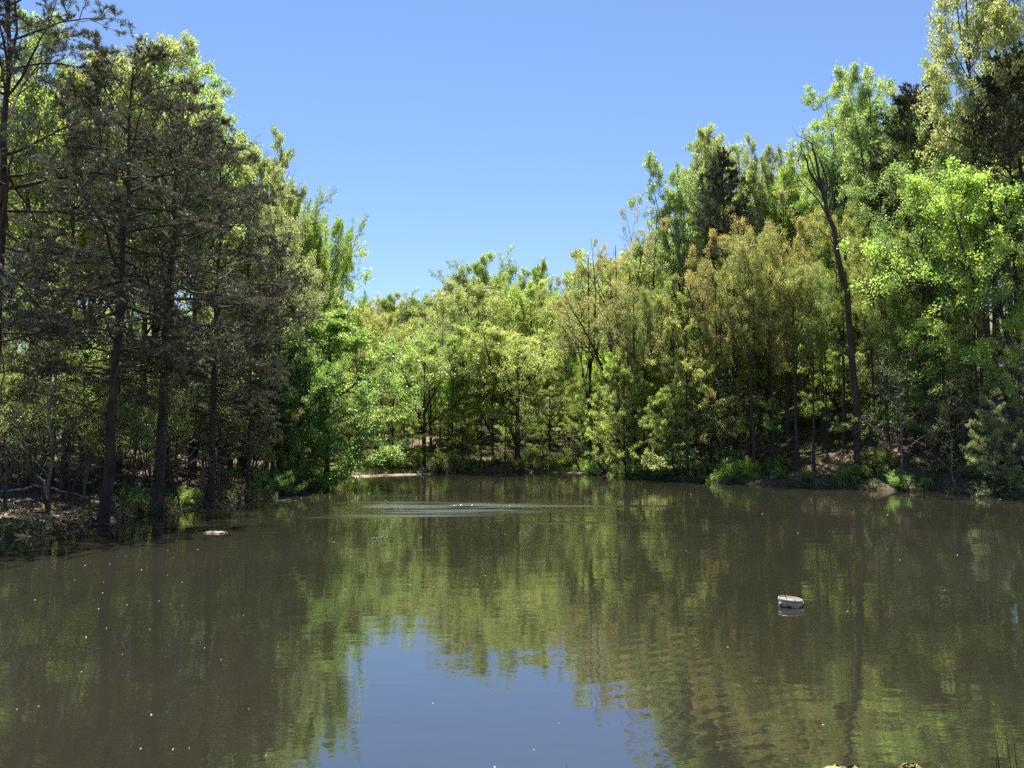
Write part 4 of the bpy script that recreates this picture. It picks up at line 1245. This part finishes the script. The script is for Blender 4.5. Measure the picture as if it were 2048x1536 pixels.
# flecks of petal fluff on the water
def fleck_mesh(k):
    rng = np.random.default_rng(100 + k)
    n = 7
    a = np.linspace(0, 6.283, n + 1)[:-1]
    r = rng.uniform(0.6, 1.1, n)
    st = (1.0, 1.6, 0.7)[k]
    b = np.column_stack([np.cos(a) * r * st, np.sin(a) * r / st, np.full(n, -0.3)])
    t = np.column_stack([np.cos(a) * r * st * 0.7, np.sin(a) * r / st * 0.7, rng.uniform(0.25, 0.6, n)])
    V = np.concatenate([b, t, [[0, 0, 0.65]]])
    i = np.arange(n); j = (i + 1) % n
    return mesh_from('petal_fleck', V, [np.stack([i, j, j + n, i + n], axis=1), np.stack([i + n, j + n, np.full(n, 2 * n)], axis=1)], [M['fleck']])


FM = [fleck_mesh(k) for k in range(3)]
rf = random.Random(21)
known = [(70, 1200, 1.2), (197, 1218, 1), (172, 1275, 1.6), (283, 1140, 1.2), (170, 1131, 1.2), (220, 1128, .8), (205, 1186, 1.1), (254, 1210, .8), (318, 1202, .8), (364, 1164, .8), (365, 1165, .6), (340, 1208, .7), (364, 1212, .7),
         (34, 1419, 1), (77, 1413, .9), (302, 1430, 1.5), (281, 1498, 1), (346, 1499, 1.2), (378, 1497, .8), (409, 1296, 1), (442, 1320, .8), (497, 1418, .7), (213, 1257, .8), (300, 1259, .9), (245, 1309, .8), (163, 1344, .8),
         (668, 1084, 1.3), (693, 1097, .8), (690, 1178, .8), (487, 1231, .7), (532, 1512, .9), (866, 1407, .9), (1068, 1500, .9), (989, 1535, 1.6), (1118, 1448, .7), (1646, 1450, 1.2), (1456, 1294, 1), (1695, 1223, 1.2),
         (1775, 1030, 1.1), (1800, 1120, 1), (1890, 1180, .8), (1915, 1110, 1.3), (1596, 1066, 1), (1525, 1028, .9), (1330, 1109, .8), (1372, 1102, .8), (1085, 972, 1), (1053, 970, .9), (910, 1205, .7)]
for _ in range(17):                # drift lines of fluff
    cx, cy, n = rf.uniform(40, 2000), 975 + 260 * rf.random() ** 1.6, rf.randint(3, 9)
    for _k in range(n):
        known.append((cx + rf.gauss(0, 75), max(968, cy + rf.gauss(0, 9 + 0.05 * (cy - 960))), rf.choice((0.35, 0.45, 0.55, 0.7, 0.95))))
nf = 0
for px, py, s in known:
    p = on_water(px, py)
    if shore_dist([p[0]], [p[1]])[0] > -0.8: continue
    o = link('petal_fleck', FM[nf % 3])
    o.location = (p[0], p[1], 0.004)
    k = (0.0085 + 0.00085 * p[1]) * s * 0.43
    o.scale = (k * 1.3, k * 1.3, k * 0.8)
    o.rotation_euler = (0, 0, rf.uniform(0, 6.28))
    tag(o, 'tiny white fleck of blossom fluff floating on the dark pond', 'petal', 'white flecks floating on the pond')
    nf += 1


# ------------------------------------------------------------------ the white round float
def lathe(prof, n=40):
    pr = np.array(prof, float)
    a = np.arange(n) * 2 * math.pi / n
    V = np.stack([pr[:, None, 0] * np.cos(a)[None], pr[:, None, 0] * np.sin(a)[None], np.broadcast_to(pr[:, 1:2], (len(pr), n))], axis=-1).reshape(-1, 3)
    idx = np.arange(len(pr) * n).reshape(len(pr), n)
    b = np.roll(idx, -1, axis=1)
    F = np.stack([idx[:-1], b[:-1], b[1:], idx[1:]], axis=-1).reshape(-1, 4)
    return V, F


def pond_float():
    c = on_water(1580, 1212)
    R = 0.207
    root = empty('pond_float', (c[0], c[1], 0.012), (rad(2), rad(4.0), rad(15)))
    V, F = lathe([(R * .97, -0.06), (R * .97, 0.055), (R * .985, 0.058), (R * .985, 0.085), (R * .93, 0.085), (R * .93, -0.06)])
    link('wall', mesh_from('float_wall', V, [F], [M['cream']], smooth=False), root)
    V, F = lathe([(R * .935, 0.082), (R * 1.02, 0.082), (R * 1.03, 0.094), (R * 1.02, 0.122), (R * 1.0, 0.127), (R * .96, 0.125), (R * .94, 0.108), (R * .935, 0.086)])
    link('rim', mesh_from('float_rim', V, [F], [M['white']], smooth=True), root)
    V, F = lathe([(0.0005, 0.112), (0.03, 0.111), (R * .55, 0.109), (R * .9, 0.107), (R * .945, 0.104), (R * .945, 0.088), (0.0005, 0.088)])
    link('lid', mesh_from('float_lid', V, [F], [M['lid']], smooth=True), root)
    V, F = lathe([(R * .972, -0.05), (R * .985, -0.05), (R * .985, 0.024), (R * .972, 0.025)])
    n = 40
    keep = []
    for q in F:
        ang = math.degrees(math.atan2(V[q[0]][1], V[q[0]][0])) % 360
        low = 212 < ang < 240 or 284 < ang < 300
        keep.append(low)
    link('slime_band', mesh_from('float_slime', V, [F[np.array(keep)]], [M['dark']]), root)
    V, F = lathe([(R * .984, -0.06), (R * .992, -0.06), (R * .992, -0.006), (R * .984, -0.004)])
    link('waterline_stain', mesh_from('float_stain', V, [F], [M['dark']]), root)
    for ang, h in ((-172, 0.03), (-14, 0.055)):
        a = rad(ang)
        V, F = lathe([(0.001, -0.03), (0.020, -0.028), (0.026, -0.01), (0.026, 0.012), (0.019, 0.027), (0.001, 0.03)], 14)
        k = link('side_knob', mesh_from('float_knob', V, [F], [M['white']], smooth=True), root)
        k.location = (math.cos(a) * R * 1.07, math.sin(a) * R * 1.07, h)
        k.rotation_euler = (0, rad(75), a)
    V, F = lathe([(0.0005, 0.0), (0.026, 0.0), (0.024, 0.014), (0.014, 0.022), (0.0005, 0.024)], 14)
    k = link('cap', mesh_from('float_cap', V, [F], [M['white']], smooth=True), root)
    k.location = (0.035, -0.075, 0.110)
    Pm = np.array([[(-0.085, -0.02, 0.105), (-0.115, -0.01, 0.17), (-0.15, 0.01, 0.28), (-0.185, 0.02, 0.36)]])
    V, F = tubes(Pm, np.array([[0.0065, 0.0065, 0.006, 0.004]]), 6)
    link('rod', mesh_from('float_rod', V, [F], [M['black']], smooth=True), root)
    tag(root, 'round white plastic float with a thin black rod, drifting on the pond', 'float')


pond_float()

# ------------------------------------------------------------------ reeds of the near bank, lower right
for k, (px0, py0, px1, py1, dd) in enumerate(((2025, 1580, 1984, 1436, 5.6), (2040, 1575, 2012, 1460, 5.4), (2050, 1570, 2026, 1470, 5.3), (2005, 1575, 1992, 1510, 5.7), (1140, 1560, 1133, 1527, 5.9))):
    x = at(px0, py0, dd)
    gz = tz(x[0], dd)
    a = np.array([x[0], dd, min(gz, x[2]) - 0.15])
    b = at(px1, py1, dd - 0.1)
    mid = (a + b) / 2 + np.array([0.015, 0, 0.02])
    Pm = np.stack([a, a * .5 + mid * .5, mid, mid * .45 + b * .55, b])[None] - a
    V, F = tubes(Pm, np.array([[0.006, 0.005, 0.0045, 0.003, 0.001]]), 5)
    o = link('reed', mesh_from('reed', V, [F], [M['reed']], smooth=True))
    o.location = a
    tag(o, ('tallest thin dark reed at the lower right corner', 'second thin dark reed, right beside the tallest', 'thin dark reed nearest the right edge', 'short thin reed left of the tallest', 'lone reed tip at the middle of the bottom edge')[k],
        'reed', 'reeds of the near bank')
